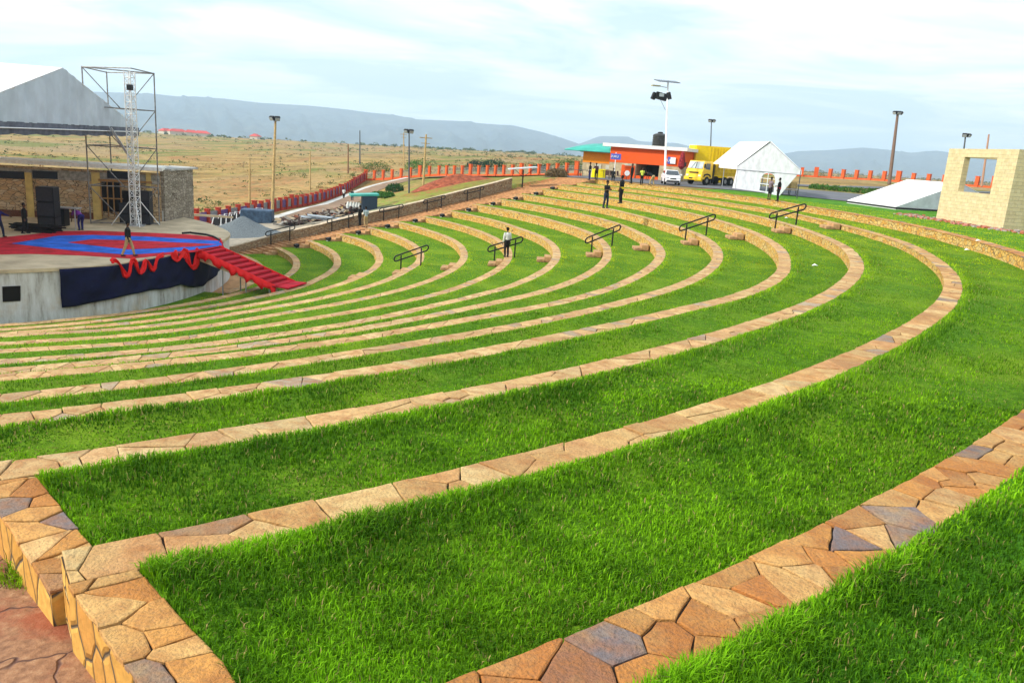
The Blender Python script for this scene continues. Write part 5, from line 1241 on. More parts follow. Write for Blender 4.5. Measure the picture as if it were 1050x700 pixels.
def car(pos,yaw,label):
    f=Frame(pos,yaw); e=empty('parked_car',tuple(pos),label,'car')
    cw=paint('white car paint',(.80,.80,.82),.25)
    m=MB(); pr=[(-2.1,.35),(-2.15,.8),(-2.05,1.02),(-.2,1.0),(1.1,.98),(1.95,.80),(2.15,.62),(2.15,.35),(1.9,.25),(-1.9,.25)]; side_extrude(f,pr,[.80,.85,.82,.84,.84,.80,.74,.74,.80,.80],m); m.build('body',cw,e,bevel=.05)
    m=MB(); pr=[(-1.95,1.0),(-1.5,1.42),(-.2,1.5),(.35,1.42),(1.15,.98)]; side_extrude(f,pr,[.78,.64,.64,.66,.78],m); cb=m.build('cabin',cw,e,bevel=.03)
    m=MB(); A=[f(1.14,-.70,1.02),f(1.14,.70,1.02),f(.42,.58,1.42),f(.42,-.58,1.42)]; nn=Vector((0,0,.02))+f.f*.02; m.add([a_+nn for a_ in A],[(0,1,2,3)]); m.build('windscreen',GLASS,cb)
    for s_ in(-1,1):
        m=MB(); A=[f(.85,s_*.80,1.04),f(-1.5,s_*.79,1.04),f(-1.2,s_*.67,1.40),f(.3,s_*.67,1.40)]; m.add([a_+f.l*s_*.015 for a_ in A],[(0,1,2,3)] if s_<0 else [(3,2,1,0)]); m.build('side_window',GLASS,cb)
        m=MB(); m.hexa([f(2.10,s_*.40-.0,.62),f(2.10,s_*.72,.62),f(1.98,s_*.80,.62),f(1.9,s_*.40,.62)],[f(2.06,s_*.40,.76),f(2.04,s_*.72,.78),f(1.88,s_*.80,.80),f(1.9,s_*.40,.78)]); m.build('headlight',mat('headlight glass',(.10,.11,.12),.1,var=.1),e)
        m=MB(); m.box(f(.75,s_*.93,1.08),(.16,.22,.15),yaw); m.build('wing_mirror',cw,e)
        for x in (-1.35,1.35):
            m=MB(); arcwheel(m,f(x,s_*.74,.32),.32,.22,f.l); wh=m.build('wheel',RUBBER,e,smooth=True); m=MB(); arcwheel(m,f(x,s_*.76,.32),.20,.22,f.l); m.build('rim',GALV,wh)
    m=MB(); m.box(f(2.14,0,.66),(.06,.62,.13),yaw); m.build('grille',BLACK,e); m=MB(); m.box(f(2.13,0,.40),(.08,1.30,.14),yaw); m.build('air_intake',BLACK,e); m=MB(); m.box(f(2.19,0,.52),(.02,.5,.11),yaw); m.build('number_plate',WHP,e)
p=Vector(at(689.5,190.5,ground(16,88))); fwd=math.atan2(-p.y,-p.x)+.12
car(Vector((p.x,p.y,ground(p.x,p.y)+.06))-Vector((math.cos(fwd),math.sin(fwd),0))*2.1,fwd,'small white car parked facing the terraces between the lamp mast and yellow truck')
def truck():
    yl=paint('yellow truck paint',(.85,.52,.01),.35); yd=mat('dull yellow side panel',(.70,.45,.02),.6,var=.15)
    p=vat(708,191.5,88.5); z=ground(p.x,p.y)+.06; yaw=math.atan2(-p.y,-p.x)-.62; f=Frame((p.x,p.y,z),yaw); e=empty('dump_truck',(p.x,p.y,z),'yellow truck with open windscreen cab and long cargo body beside the frame tent','truck')
    f=Frame(Vector((p.x,p.y,z))-f.f*1.0+f.l*.25,yaw)
    m=MB(); side_extrude(f,[(-1.0,.75),(-1.0,2.6),(.55,2.62),(.85,1.72),(1.0,1.55),(1.05,.7),(.8,.6)],[1.1,1.05,1.02,1.1,1.12,1.12,1.1],m); m.build('cab',yl,e,bevel=.06)
    m=MB(); m.add([f(.60,-.92,2.52)+f.f*.03,f(.60,.92,2.52)+f.f*.03,f(.87,.98,1.78)+f.f*.03,f(.87,-.98,1.78)+f.f*.03],[(0,1,2,3)]); m.build('windscreen',mat('glass with painted sky reflection',(.45,.50,.50),.1,var=.2,scale=1.5),e)  # pale base colour stands in for the sky reflected in the windscreen
    m=MB(); m.tube([f(.66,.05,2.5),f(.93,.05,1.8)],.03,6); m.tube([f(.68,-.1,2.52),f(.90,-.5,1.8)],.02,5); m.build('screen_pillar',BLACK,e)
    for s_ in (-1,1):
        m=MB(); m.add([f(.50,s_*1.10,1.75),f(-.45,s_*1.10,1.70),f(-.45,s_*1.07,2.38),f(.28,s_*1.06,2.38)],[(0,1,2,3)] if s_<0 else [(3,2,1,0)]); m.build('side_window',GLASS,e)
        m=MB(); m.box(f(.95,s_*1.32,2.1),(.1,.2,.45),yaw); m.tube([f(.7,s_*1.08,2.3),f(.95,s_*1.32,2.3)],.02,5); m.build('wing_mirror',BLACK,e)
        m=MB(); m.box(f(1.06,s_*.82,1.02),(.08,.34,.2),yaw); m.build('headlight',mat('pale lamp glass',(.7,.66,.5),.2),e)
        for x,r_ in ((.05,.48),(-3.6,.5),(-4.8,.5)):
            m=MB(); arcwheel(m,f(x,s_*1.0,.48),r_,.32,f.l); wh=m.build('wheel',RUBBER,e,smooth=True); m=MB(); arcwheel(m,f(x,s_*1.02,.48),r_*.5,.33,f.l); m.build('rim',mat('dusty rim',(.25,.24,.22),.6),wh)
        m=MB(); side_extrude(Frame(f(0,s_*1.10,0),yaw),[(-.65,.95),(-.45,1.2),(.1,1.28),(.6,1.2),(.75,.9),(.6,.9),(.45,1.08),(.05,1.14),(-.4,1.06),(-.55,.9)],[.06]*10,m); m.build('wheel_arch',BLACK,e)
    m=MB(); m.box(f(1.12,0,.68),(.22,2.3,.34),yaw); m.build('bumper',yl,e,bevel=.03); m=MB(); m.box(f(1.07,0,1.34),(.06,1.2,.12),yaw); m.build('grille',BLACK,e); m=MB(); m.box(f(1.245,-.2,.70),(.03,.5,.13),yaw); m.build('number_plate',BLACK,e)
    m=MB(); m.box(f(-3.0,0,.72),(6.4,.9,.22),yaw); m.build('chassis',BLACK,e); m=MB(); m.box(f(-4.1,0,1.75),(5.2,2.3,1.3),yaw); 
    for k in range(6): 
        for s_ in (-1,1): m.box(f(-1.7-k*.95,s_*1.17,1.75),(.09,.06,1.3),yaw)
    for s_ in (-1,1): m.box(f(-4.1,s_*1.18,1.5),(5.2,.07,.09),yaw)
    m.build('cargo_body',yd,e); m=MB(); m.box(f(-1.25,0,1.5),(.25,2.1,1.7),yaw)
    m.build('air_intake',mat('dark rack',(.06,.05,.03),.7),e)
truck()
p=vat(720,176,100); z=hz(717,165,100); e=empty('yellow_container',(p.x,p.y,ground(p.x,p.y)),'yellow box container standing behind the truck and tent','container'); m=MB(); zt5=hz(717,149.5,100); m.box((p.x+.6,p.y,(zt5+ground(p.x,p.y))/2),(4.4,3,zt5-ground(p.x,p.y)),.1)
for k in range(12): m.box((p.x-1.5+k*.38,p.y-1.53,(zt5+ground(p.x,p.y))/2),(.12,.06,zt5-ground(p.x,p.y)-.2),.1)
m.build('container_body',mat('container yellow',(.85,.60,.01),.5),e)
# litter on the turf
for x,y,lb in ((991,257,'small scrap of white litter on the turf below the outermost wall'),(1001,255.5,'larger white litter scrap on the turf below the outermost wall'),(806,224,'white litter scrap beside the topmost aisle handrail'),(835,273,'tiny white litter fleck on the third terrace')):
    p=hit(x,y); m=MB(); m.add([(p[0]-.12,p[1],p[2]+.02),(p[0],p[1]-.09,p[2]+.06),(p[0]+.15,p[1],p[2]+.03),(p[0]+.03,p[1]+.1,p[2]+.1)],[(0,1,2,3),(0,1,3)]); tag(m.build('litter_scrap',WHP),lb,'litter')
# ================================================================ people
SKIN=mat('dark brown skin',(.09,.045,.025),.55,var=.1); HAIR=mat('black hair',(.006,.005,.005),.9)
def cloth(nm,c): return mat(nm,c,.85,var=.15,scale=6,bmp=.4,bdist=.01)
def ell(mb,c,r,n=12,m_=8,mi=0):
    vs=[(c[0],c[1],c[2]-r[2])];
    for i in range(1,m_):
        a=-PI/2+PI*i/m_
        for k in range(n): b=2*PI*k/n; vs.append((c[0]+r[0]*math.cos(a)*math.cos(b),c[1]+r[1]*math.cos(a)*math.sin(b),c[2]+r[2]*math.sin(a)))
    vs.append((c[0],c[1],c[2]+r[2])); fs=[]
    for k in range(n): fs.append((0,1+(k+1)%n,1+k)); fs.append((len(vs)-1,1+(m_-2)*n+k,1+(m_-2)*n+(k+1)%n))
    for i in range(m_-2):
        for k in range(n): fs.append((1+i*n+k,1+i*n+(k+1)%n,1+(i+1)*n+(k+1)%n,1+(i+1)*n+k))
    mb.add(vs,fs,mi)
def cap(mb,p0,p1,r0,r1,n=10):
    p0=Vector(p0);p1=Vector(p1); mb.tube([p0,p0.lerp(p1,.35),p0.lerp(p1,.7),p1],[r0,r0*.7+r1*.3+.004,r0*.3+r1*.7+.002,r1],n)
    ell(mb,p0,(r0,r0,r0),n,6); ell(mb,p1,(r1,r1,r1),n,6)
RQ=[]
def remesh(o,vox,sm=3):
    md=o.modifiers.new('r','REMESH'); md.mode='VOXEL'; md.voxel_size=vox; md.use_smooth_shade=True
    s_=o.modifiers.new('s','SMOOTH'); s_.iterations=sm; s_.factor=.5
    RQ.append(o)
def person(pos,face,label,top,low,pose='stand',h=1.72,arms=(0.1,0.1),hat=None,sleeve=.5,shorts=False,skirt=None,lean=0.0,step=.0,belt=None,bend=None):
    """face: yaw the figure looks to. Local frame: x forward, y left, z up"""
    k=h/1.72; f=Frame(pos,face); e=empty('person',tuple(pos),label,'person')
    V3=lambda x,y,z:Vector((x,y,z))
    hip=.92; pel=V3(0,0,hip)
    if pose=='sit': hip=.5; pel=V3(0,0,hip)
    ln=lean if pose!='bend' else 1.15
    up=V3(math.sin(ln),0,math.cos(ln)); chest=pel+up*.40; neck=pel+up*.56; fwd=V3(math.cos(ln),0,-math.sin(ln))
    head=neck+(up*.75+V3(.25*math.sin(ln),0,.25)).normalized()*.17+V3(.02,0,0)
    J={}
    for s_,nm in ((1,'l'),(-1,'r')):
        sh=neck+V3(0,s_*.175,0)-up*.06
        if pose=='sit': knee=V3(.42,s_*.12,.50); ank=V3(.42,s_*.11,.08)
        else:
            st_=step*s_; knee=V3(st_*.5+.03+(.06 if pose=='bend' else 0),s_*.10,.49); ank=V3(st_*.9-.02,s_*.10,.08)
            if pose=='bend': knee=V3(st_*.5+.03,s_*.12,.47); pel=V3(-.12,0,hip-.03)
        a=arms[0 if s_>0 else 1]
        if isinstance(a,tuple): el=sh+V3(*a[0])*.29; ha=el+V3(*a[1])*.26
        else:
            el=sh+(V3(.02+.1*abs(step)*-s_,s_*a,-1)).normalized()*.29; ha=el+(V3(.22,s_*a*.3,-1)).normalized()*.25
        J[nm]=(sh,el,ha,V3(0,s_*.095,0)+pel,knee,ank)
    G=lambda p:f(p.x*k,p.y*k,p.z*k)
    # body
    m=MB(); cap(m,G(pel),G(chest),.125*k,.135*k); cap(m,G(chest-V3(0,.06,0)),G(chest+V3(0,.06,0)),.115*k,.115*k); cap(m,G(chest),G(neck),.11*k,.06*k); cap(m,G(neck),G(head),.05*k,.05*k)
    ell(m,G(head+V3(.0,0,.035)),(.085*k,.078*k,.115*k),14,10); ell(m,G(head+V3(.085,0,.015)),(.02*k,.016*k,.022*k),8,6); ell(m,G(head+V3(.06,0,-.045)),(.035*k,.04*k,.03*k),8,6)
    for s_ in (1,-1): ell(m,G(head+V3(0,s_*.08,.025)),(.018*k,.012*k,.03*k),8,6); ell(m,G(head+V3(.075,s_*.03,.045)),(.012*k,.014*k,.01*k),8,6)
    for nm,s_ in (('l',1),('r',-1)):
        sh,el,ha,hp,kn,an_=J[nm]; cap(m,G(sh),G(el),.052*k,.04*k); cap(m,G(el),G(ha),.04*k,.026*k); cap(m,G(hp),G(kn),.088*k,.056*k); cap(m,G(kn),G(an_),.056*k,.036*k)
        d=(ha-el).normalized(); sd=V3(0,1,0).cross(d); sd=sd.normalized() if sd.length>.1 else V3(1,0,0); sd2=d.cross(sd).normalized()
        cap(m,G(ha),G(ha+d*.075),.026*k,.034*k)
        for j,(o_,L_) in enumerate(((-.03,.062),(-.01,.075),(.01,.072),(.03,.055))): 
            b0=ha+d*.09+sd*o_; b1=b0+d*L_*.55+sd2*.008*s_; cap(m,G(b0),G(b1),.0095*k,.009*k,6); cap(m,G(b1),G(b1+d*L_*.4+sd2*.022*s_),.009*k,.008*k,6)
        t0=ha+d*.03-sd*.03; cap(m,G(t0),G(t0+d*.035-sd*.03),.011*k,.010*k,6); cap(m,G(t0+d*.035-sd*.03),G(t0+d*.065-sd*.032),.010*k,.008*k,6)
        cap(m,G(an_-V3(.03,0,.035)),G(an_+V3(.12,0,-.05)),.038*k,.03*k)
    o=m.build('body',SKIN,e); remesh(o,.0125,2)
    # top
    m=MB(); cap(m,G(pel+up*.02),G(chest),.142*k,.152*k); cap(m,G(chest-V3(0,.07,0)),G(chest+V3(0,.07,0)),.128*k,.128*k); cap(m,G(chest),G(neck-up*.035),.13*k,.078*k)
    for nm in 'lr':
        sh,el,ha=J[nm][:3]; cap(m,G(sh),G(sh.lerp(el,min(1,sleeve*1.6))),.068*k,.058*k)
        if sleeve>.6: cap(m,G(el),G(el.lerp(ha,.9)),.055*k,.04*k)
    o=m.build('shirt',top,e); remesh(o,.018,3)
    m=MB(); cap(m,G(pel-up*.02),G(pel+up*.08),.142*k,.138*k)
    for nm in 'lr':
        hp,kn,an_=J[nm][3:]; cap(m,G(hp),G(kn),.105*k,.072*k)
        if not shorts: cap(m,G(kn),G(kn.lerp(an_,.95)),.072*k,.058*k)
    o=m.build('trousers' if not shorts else 'shorts',low,e); remesh(o,.018,3)
    if belt:
        m=MB(); cap(m,G(pel+up*.05),G(pel+up*.10),.158*k,.158*k); o=m.build('waist_band',belt,e); remesh(o,.018,2)
    m=MB(); c=head+V3(-.012,0,.055); ell(m,G(c),(.094*k,.09*k,.11*k),14,10); o=m.build('hair' if not hat else 'cap',hat or HAIR,e)
    # keep the face clear: push the front of the hair back
    fwv=Vector((math.cos(face),math.sin(face),0)); hc=Vector(G(head))-Vector(pos)
    for v in o.data.vertices:
        r_=Vector(v.co)-hc; a_=r_.dot(fwv)
        if r_.z<.045*k and a_>-.02: v.co=v.co-fwv*(a_+.02)*1.0
    for p_ in o.data.polygons:p_.use_smooth=True
    for nm in 'lr':
        an_=J[nm][5]; m=MB(); cap(m,G(an_+V3(-.04,0,-.045)),G(an_+V3(.14,0,-.05)),.042*k,.036*k,10); m.build('shoe',mat('black shoe',(.02,.02,.02),.6),e,smooth=True)
    return e
def gp(x,y,z=None):
    if z is None: p=hit(x,y); return Vector(p)
    return Vector(at(x,y,z))
BK=cloth('black cotton',(.012,.012,.014)); DN=cloth('dark denim',(.02,.03,.06)); KH=cloth('khaki cotton',(.42,.30,.15)); WT=cloth('white cotton',(.62,.62,.60)); PU=cloth('purple jersey',(.22,.05,.32)); NV=cloth('navy cotton',(.02,.02,.12)); YG=cloth('lime cotton',(.55,.62,.08)); YE=cloth('yellow cotton',(.75,.55,.02)); GY=cloth('grey blue cotton',(.35,.42,.45)); RD=cloth('red cotton',(.55,.02,.03)); PT=cloth('patterned grey blouse',(.20,.15,.18))
toC=-PI/2
person(gp(132,262.5,ZD+.05),.25,'person in black top and khaki trousers walking across the stage carpet',BK,KH,step=.3,arms=(.2,.15),sleeve=.8)
person(gp(26,239.5,ZD),.3,'person in dark clothes standing beside the tall loudspeaker stack on stage',BK,BK,arms=(.1,.12),sleeve=.9,step=.12)
person(gp(0,243,ZD),.1,'person in dark blue reaching forward at the very edge of the stage carpet',NV,DN,arms=(((.8,.1,-.5),(.9,0,-.3)),.1),sleeve=.9,step=.2)
person(gp(83,236,ZD),2.6,'person in purple top bending over beside the equipment table',PU,NV,pose='bend',arms=(((.35,.1,-.9),(.2,0,-1)),((.3,-.1,-.9),(.3,0,-1))),sleeve=.5)
zc9=Z[9]
person(gp(369,231.5,Z[10]),PI*.9,'person in black standing on a seating wall by the stair wall, one arm bent',BK,BK,arms=(.15,((-.1,-.9,-.6),(.4,.6,-.4))),sleeve=.9)
person(gp(375,233,Z[10]),PI*.7,'person in pale grey top and khaki trousers standing beside the figure in black',GY,KH,arms=(.12,.15),sleeve=.6)
person(gp(352.5,205,hit(353,206)[2]),toC,'small figure in white top walking on the dirt path',WT,BK,h=1.7,step=.2,sleeve=.5); person(gp(361,207,hit(361,208)[2]),toC+.3,'small figure in dark clothes walking on the dirt path beside the one in white',BK,DN,step=.15,sleeve=.5)
person(gp(519,263.5,Z[8]),PI/2+.5,'person in white top and black trousers standing at the aisle handrail, seen from behind',WT,BK,arms=(.18,.2),sleeve=.7,h=1.76,belt=BK)
person(gp(620.5,213.5,Z[3]),-.9,'person in black top and blue jeans standing on a terrace, arms folded forward',BK,DN,arms=(((.3,.2,-.9),(.8,-.5,.2)),((.3,-.2,-.9),(.8,.5,.2))),sleeve=.5,step=.08,h=1.93)
person(gp(636,208.5,Z[2]),PI*.8,'person in black and yellow top and black trousers facing the one in jeans',BK,BK,arms=(.1,((.5,-.2,-.8),(.8,.1,.3))),sleeve=.6,belt=YE,h=1.93)
person(gp(604,186.5),2.9,'person in black top and navy trousers with white waist beside the yellow table',BK,NV,arms=(.2,.2),sleeve=.9,belt=WT,h=1.82)
person(gp(611,185,None),-2.0,'person in black and pink top leaning at the yellow draped table',cloth('black and pink top',(.06,.02,.03)),BK,arms=(.2,((.6,-.1,-.7),(.8,0,-.2))),lean=.35,sleeve=.5)
person(gp(647,188.5),2.8,'tall person in black jacket standing in front of the red shop counter',BK,BK,arms=(.28,.25),sleeve=.9,h=1.9)
person(gp(657.5,189.5),-1.4,'person in lime top and dark trousers standing at the dark shop hatch',YG,BK,arms=(.25,.3),sleeve=.4,h=1.6)
person(gp(668,191.5),2.5,'person in khaki trousers bending down on the paving before the shop',BK,KH,pose='bend',arms=(((.2,.1,-.95),(.2,0,-1)),((.2,-.1,-.95),(.3,0,-1))),sleeve=.5,step=.2)
person(gp(628,187),-1.6,'seated person in dark clothes and white collar near the blue sign post',BK,BK,pose='sit',arms=(.2,.2),sleeve=.5)
person(gp(788,206.5),.5,'woman in patterned top and dark shorts standing before the frame tent window',PT,BK,arms=(((.2,.2,-.95),(.7,-.4,-.1)),.15),sleeve=.3,shorts=True,h=1.75)
person(gp(797,206.5),2.6,'woman in black top with red waist standing at the open side of the frame tent',BK,BK,arms=(.12,((.2,-.2,-.95),(.7,.3,-.1))),sleeve=.7,belt=RD,h=1.75)
bpy.context.view_layer.update(); dg_=bpy.context.evaluated_depsgraph_get()
for o in RQ:
    me=D.meshes.new_from_object(o.evaluated_get(dg_)); old=o.data; mm_=list(old.materials); nm_=old.name; o.modifiers.clear(); o.data=me; me.name=nm_
    if not len(me.materials):
        for x in mm_: me.materials.append(x)
# ================================================================ vegetation
def leafmat(nm,c1,c2,c3):
    m,n,l,b=newmat(nm); a=n.new('ShaderNodeAttribute'); a.attribute_name='stone'; 
    l.new(a.outputs['Color'],b.inputs['Base Color']); b.inputs['Roughness'].default_value=.65; b.inputs['Specular IOR Level'].default_value=.12
    tr=n.new('ShaderNodeBsdfTranslucent'); l.new(a.outputs['Color'],tr.inputs['Color']); mx=n.new('ShaderNodeMixShader'); mx.inputs[0].default_value=.35
    out=[x for x in n if x.type=='OUTPUT_MATERIAL'][0]; l.new(b.outputs[0],mx.inputs[1]); l.new(tr.outputs[0],mx.inputs[2]); l.new(mx.outputs[0],out.inputs['Surface']); return m
M_BLADE=leafmat('grass blades',0,0,0)
def blades(P0,hgt,wid,lean,cols,seg=2,name='grass',label=None):
    """P0 Nx3 bases; returns mesh object of bent blades"""
    N=len(P0); yaw=RNG.uniform(0,2*PI,N); dx,dy=np.cos(yaw),np.sin(yaw); ly=yaw+RNG.uniform(-.6,.6,N)+PI/2; lx,lyy=np.cos(ly),np.sin(ly)
    if seg==2:
        V=np.zeros((N,5,3)); w2=wid/2
        V[:,0]=P0+np.stack([dx*w2,dy*w2,-.02+0*w2],1); V[:,1]=P0-np.stack([dx*w2,dy*w2,.02+0*w2],1)
        mid=P0+np.stack([lx*lean*hgt*.35,lyy*lean*hgt*.35,hgt*.6],1); V[:,2]=mid+np.stack([dx*w2*.8,dy*w2*.8,0*w2],1); V[:,3]=mid-np.stack([dx*w2*.8,dy*w2*.8,0*w2],1)
        V[:,4]=P0+np.stack([lx*lean*hgt,lyy*lean*hgt,hgt*(1-.28*lean)],1)
        b=np.arange(N)[:,None]*5; F_=np.concatenate([b+[0,1,3],b+[0,3,2],b+[2,3,4]]); K=5
    else:
        V=np.zeros((N,3,3)); w2=wid/2
        V[:,0]=P0+np.stack([dx*w2,dy*w2,-.02+0*w2],1); V[:,1]=P0-np.stack([dx*w2,dy*w2,.02+0*w2],1); V[:,2]=P0+np.stack([lx*lean*hgt,lyy*lean*hgt,hgt],1)
        b=np.arange(N)[:,None]*3; F_=b+[0,1,2]; K=3
    C_=np.repeat(np.concatenate([cols,np.ones((N,1))],1),K,0)
    return V.reshape(-1,3),F_.reshape(-1,3),C_
def vis(X,Y,Zz,mx=.35):
    d=np.stack([X,Y,Zz-H],1); dep=d@FW; px=525+F*(d@RT)/np.maximum(dep,.1); py=350-F*(d@UP)/np.maximum(dep,.1)
    return (dep>.6)&(px>-1050*mx-300/np.maximum(dep,1)*2)&(px<1050*(1+mx))&(py<700*1.45)&(py>-200)
parts=[]
def sow(i,rin,rout,amin,amax,dens,zf):
    """sow blades in a sector; dens: function of distance"""
    da=1.0
    for a0 in np.arange(-58,amax,da):
        a1=a0+da
        if a1<amin-4: continue
        ri=float(rin(a0+.5));ro=float(rout(a0+.5)); n_r=max(1,int((ro-ri)/1.0))
        for j in range(n_r):
            q0_,q1_=ri+(ro-ri)*j/n_r,ri+(ro-ri)*(j+1)/n_r; c=P((q0_+q1_)/2,a0+.5); dist=math.hypot(c[0],c[1]); dist=math.hypot(dist,H-Z[i] if i<15 else 2)
            if not vis(np.array([c[0]]),np.array([c[1]]),np.array([Z[min(i,14)]]))[0] and dist>3.5: continue
            area=(q1_-q0_)*R(da)*(q0_+q1_)/2; n=int(area*dens(dist))
            if n<1: continue
            a=RNG.uniform(a0,a1,n); r=np.sqrt(RNG.uniform(q0_**2,q1_**2,n))
            r=r+ (rin(a)-rin(a0+.5))*(1-(r-ri)/max(ro-ri,.01)) + (rout(a)-rout(a0+.5))*((r-ri)/max(ro-ri,.01))
            ok=(a>phi_in(r)+.0)&(a<amax); a=a[ok];r=r[ok]
            if len(a)==0: continue
            rel=r-rin(a); parts.append((i,a,r,rel,rout(a)-r,np.full(len(a),dist)))
dens=lambda d: 9000*min(1,(3.6/max(d,1))**1.75) if d<60 else 66
for i in range(1,15):
    rin=(lambda a,i=i: rl(i,a)+WI[i]-.01); rout=(lambda a,i=i: rl(i-1,a)+.03)
    if i==14: rin=lambda a: np.where(np.asarray(a)>-9.5,rl(14,a)+.45,np.interp(a,[-110,-70,-50,-35,-27,-8,4],[18.9,18.9,18.6,18.9,18.1,17.1,16.7])+.5)
    sow(i,rin,rout,-57,A1,dens,None)
sow(0,lambda a: rl(0,a)+WI[0]-.04,lambda a: np.interp(a,[-54,-40,-10,5,25,43],[60.3,66,68,63,61.5,60]),-53.3,30,dens,None)
I=np.concatenate([np.full(len(p[1]),p[0]) for p in parts]);A_=np.concatenate([p[1] for p in parts]);R_=np.concatenate([p[2] for p in parts]);REL=np.concatenate([p[3] for p in parts]);RO=np.concatenate([p[4] for p in parts]);DS=np.concatenate([p[5] for p in parts])
X=CX+R_*np.cos(np.radians(A_));Y=CY+R_*np.sin(np.radians(A_)); ZZ=np.array(Z)[I]-.03+.05*np.exp(-((REL-.35)/.4)**2)*(I>0)*(I<12)
ZZ=np.where(I==0,terr(X,Y),ZZ)
keep=vis(X,Y,ZZ); I,A_,R_,REL,RO,DS,X,Y,ZZ=[v[keep] for v in (I,A_,R_,REL,RO,DS,X,Y,ZZ)]
N=len(X); print('blades',N)
sc_=np.maximum(DS,3.2)/3.2
patch=fbm(X*.55,Y*.55,21,3); patch2=vn(X*1.9,Y*1.9,33); thin=np.clip((patch-.55)*5,0,1)
hgt=(.040+.032*patch2+.026*RNG.random(N))*(1+.95*np.exp(-(REL/.32)**2))*(1-.35*np.exp(-(RO/.5)**2))*(1-.55*thin)*(.7+.75*vn(X*3.1,Y*3.1,61))
hgt*=np.where(DS<6,.8,np.clip(.8-.02*(DS-6),.5,.8)); hgt*=np.where((REL<.12),np.clip(.55+REL*3.5,0,1),1)
wid=.0052*sc_**.72*RNG.uniform(.7,1.4,N)
lean=RNG.uniform(.15,1.05,N)
g0=np.array([.045,.145,.002]);g1=np.array([.33,.56,.008]);g2=np.array([.68,.70,.02]);straw=np.array([.42,.34,.12])
t=np.clip(RNG.normal(.44,.26,N)+1.3*(fbm(X*1.1,Y*1.1,41,3)-.45)+.5*(vn(X*6,Y*6,43)-.5)+.55*np.exp(-(REL/.16)**2)-.38*np.exp(-((REL-.55)/.3)**2)*(I<9),0,1)[:,None]
gn=np.clip((DS-5)/22,0,1)[:,None]; gg=np.array([.22,.50,.006])*(1-gn)+g1*gn; cols=g0*(1-t)+gg*t
far=np.clip((DS-22)/25,0,1)[:,None]*np.clip(1-np.abs(A_)/70,0,1)[:,None]
streak=np.clip((fbm(R_*.9,A_*.9,55,3)-.42)*4,0,1)[:,None]
cols=cols*(1-far*(.30+.6*streak))+g2*(far*(.30+.6*streak))
yel=(RNG.random(N)<(.035+.14*np.clip((patch-.5)*3,0,1)))[:,None]; cols=np.where(yel,straw*RNG.uniform(.6,1.1,(N,1)),cols)
cols*=RNG.uniform(.65,1.25,(N,1))
nearm=DS<13
P0=np.stack([X,Y,ZZ],1)
v1,f1,c1=blades(P0[nearm],hgt[nearm],wid[nearm],lean[nearm],cols[nearm],2); v2,f2,c2_=blades(P0[~nearm],hgt[~nearm],wid[~nearm],lean[~nearm]*.8,cols[~nearm],1)
o=nmesh('grass',np.concatenate([v1,v2]),np.concatenate([f1,f2+len(v1)]),M_BLADE,np.concatenate([c1,c2_])); tag(o,kind='stuff')
# tuft growing where the end wall steps down
tx,ty=at(33,592,-1.15)[:2]; n=900; rr=RNG.normal(0,.10,(n,2)); Pq=np.stack([tx+rr[:,0]*1.2,ty+rr[:,1]*1.2,np.full(n,tz(tx,ty))],1)
cc=g0*(1-RNG.random((n,1)))+g1*RNG.random((n,1)); v,f_,c_=blades(Pq,RNG.uniform(.08,.2,n),np.full(n,.007),RNG.uniform(.3,1.1,n),cc,2)
o=nmesh('weed_tuft',v,f_,M_BLADE,c_); tag(o,'bushy green tuft growing against the end wall on the reddish path','weed')
def clump(cx_,cy_,cz,rx,rz_,n,size,cbase,rg):
    th=rg.uniform(0,2*PI,n);u=rg.uniform(-.3,1,n);rad=rg.uniform(.45,1,n)**.6
    lum=.75+.5*vn(th*2.2,u*3+cx_,7); s_=np.sqrt(np.maximum(0,1-u*u)); bmp_=(.8+.35*vn(th*1.6+cx_,u*2,9))*rad
    c=np.stack([cx_+rx*s_*np.cos(th)*bmp_,cy_+rx*s_*np.sin(th)*bmp_,cz+rz_*.25+rz_*.75*u*bmp_],1)
    d1=rg.normal(0,1,(n,3));d1/=np.linalg.norm(d1,axis=1)[:,None];d2=rg.normal(0,1,(n,3));d2-=d1*(d1*d2).sum(1)[:,None];d2/=np.linalg.norm(d2,axis=1)[:,None]
    sz=size*rg.uniform(.6,1.4,(n,1)); V=np.stack([c-d1*sz,c+d2*sz*.45,c+d1*sz,c-d2*sz*.45],1).reshape(-1,3); F_=(np.arange(n)[:,None]*4+[0,1,2,3])
    C_=np.repeat(np.concatenate([np.array(cbase)*lum[:,None]*rg.uniform(.7,1.3,(n,1)),np.ones((n,1))],1),4,0)
    return V,F_,C_
rg=np.random.default_rng(3)
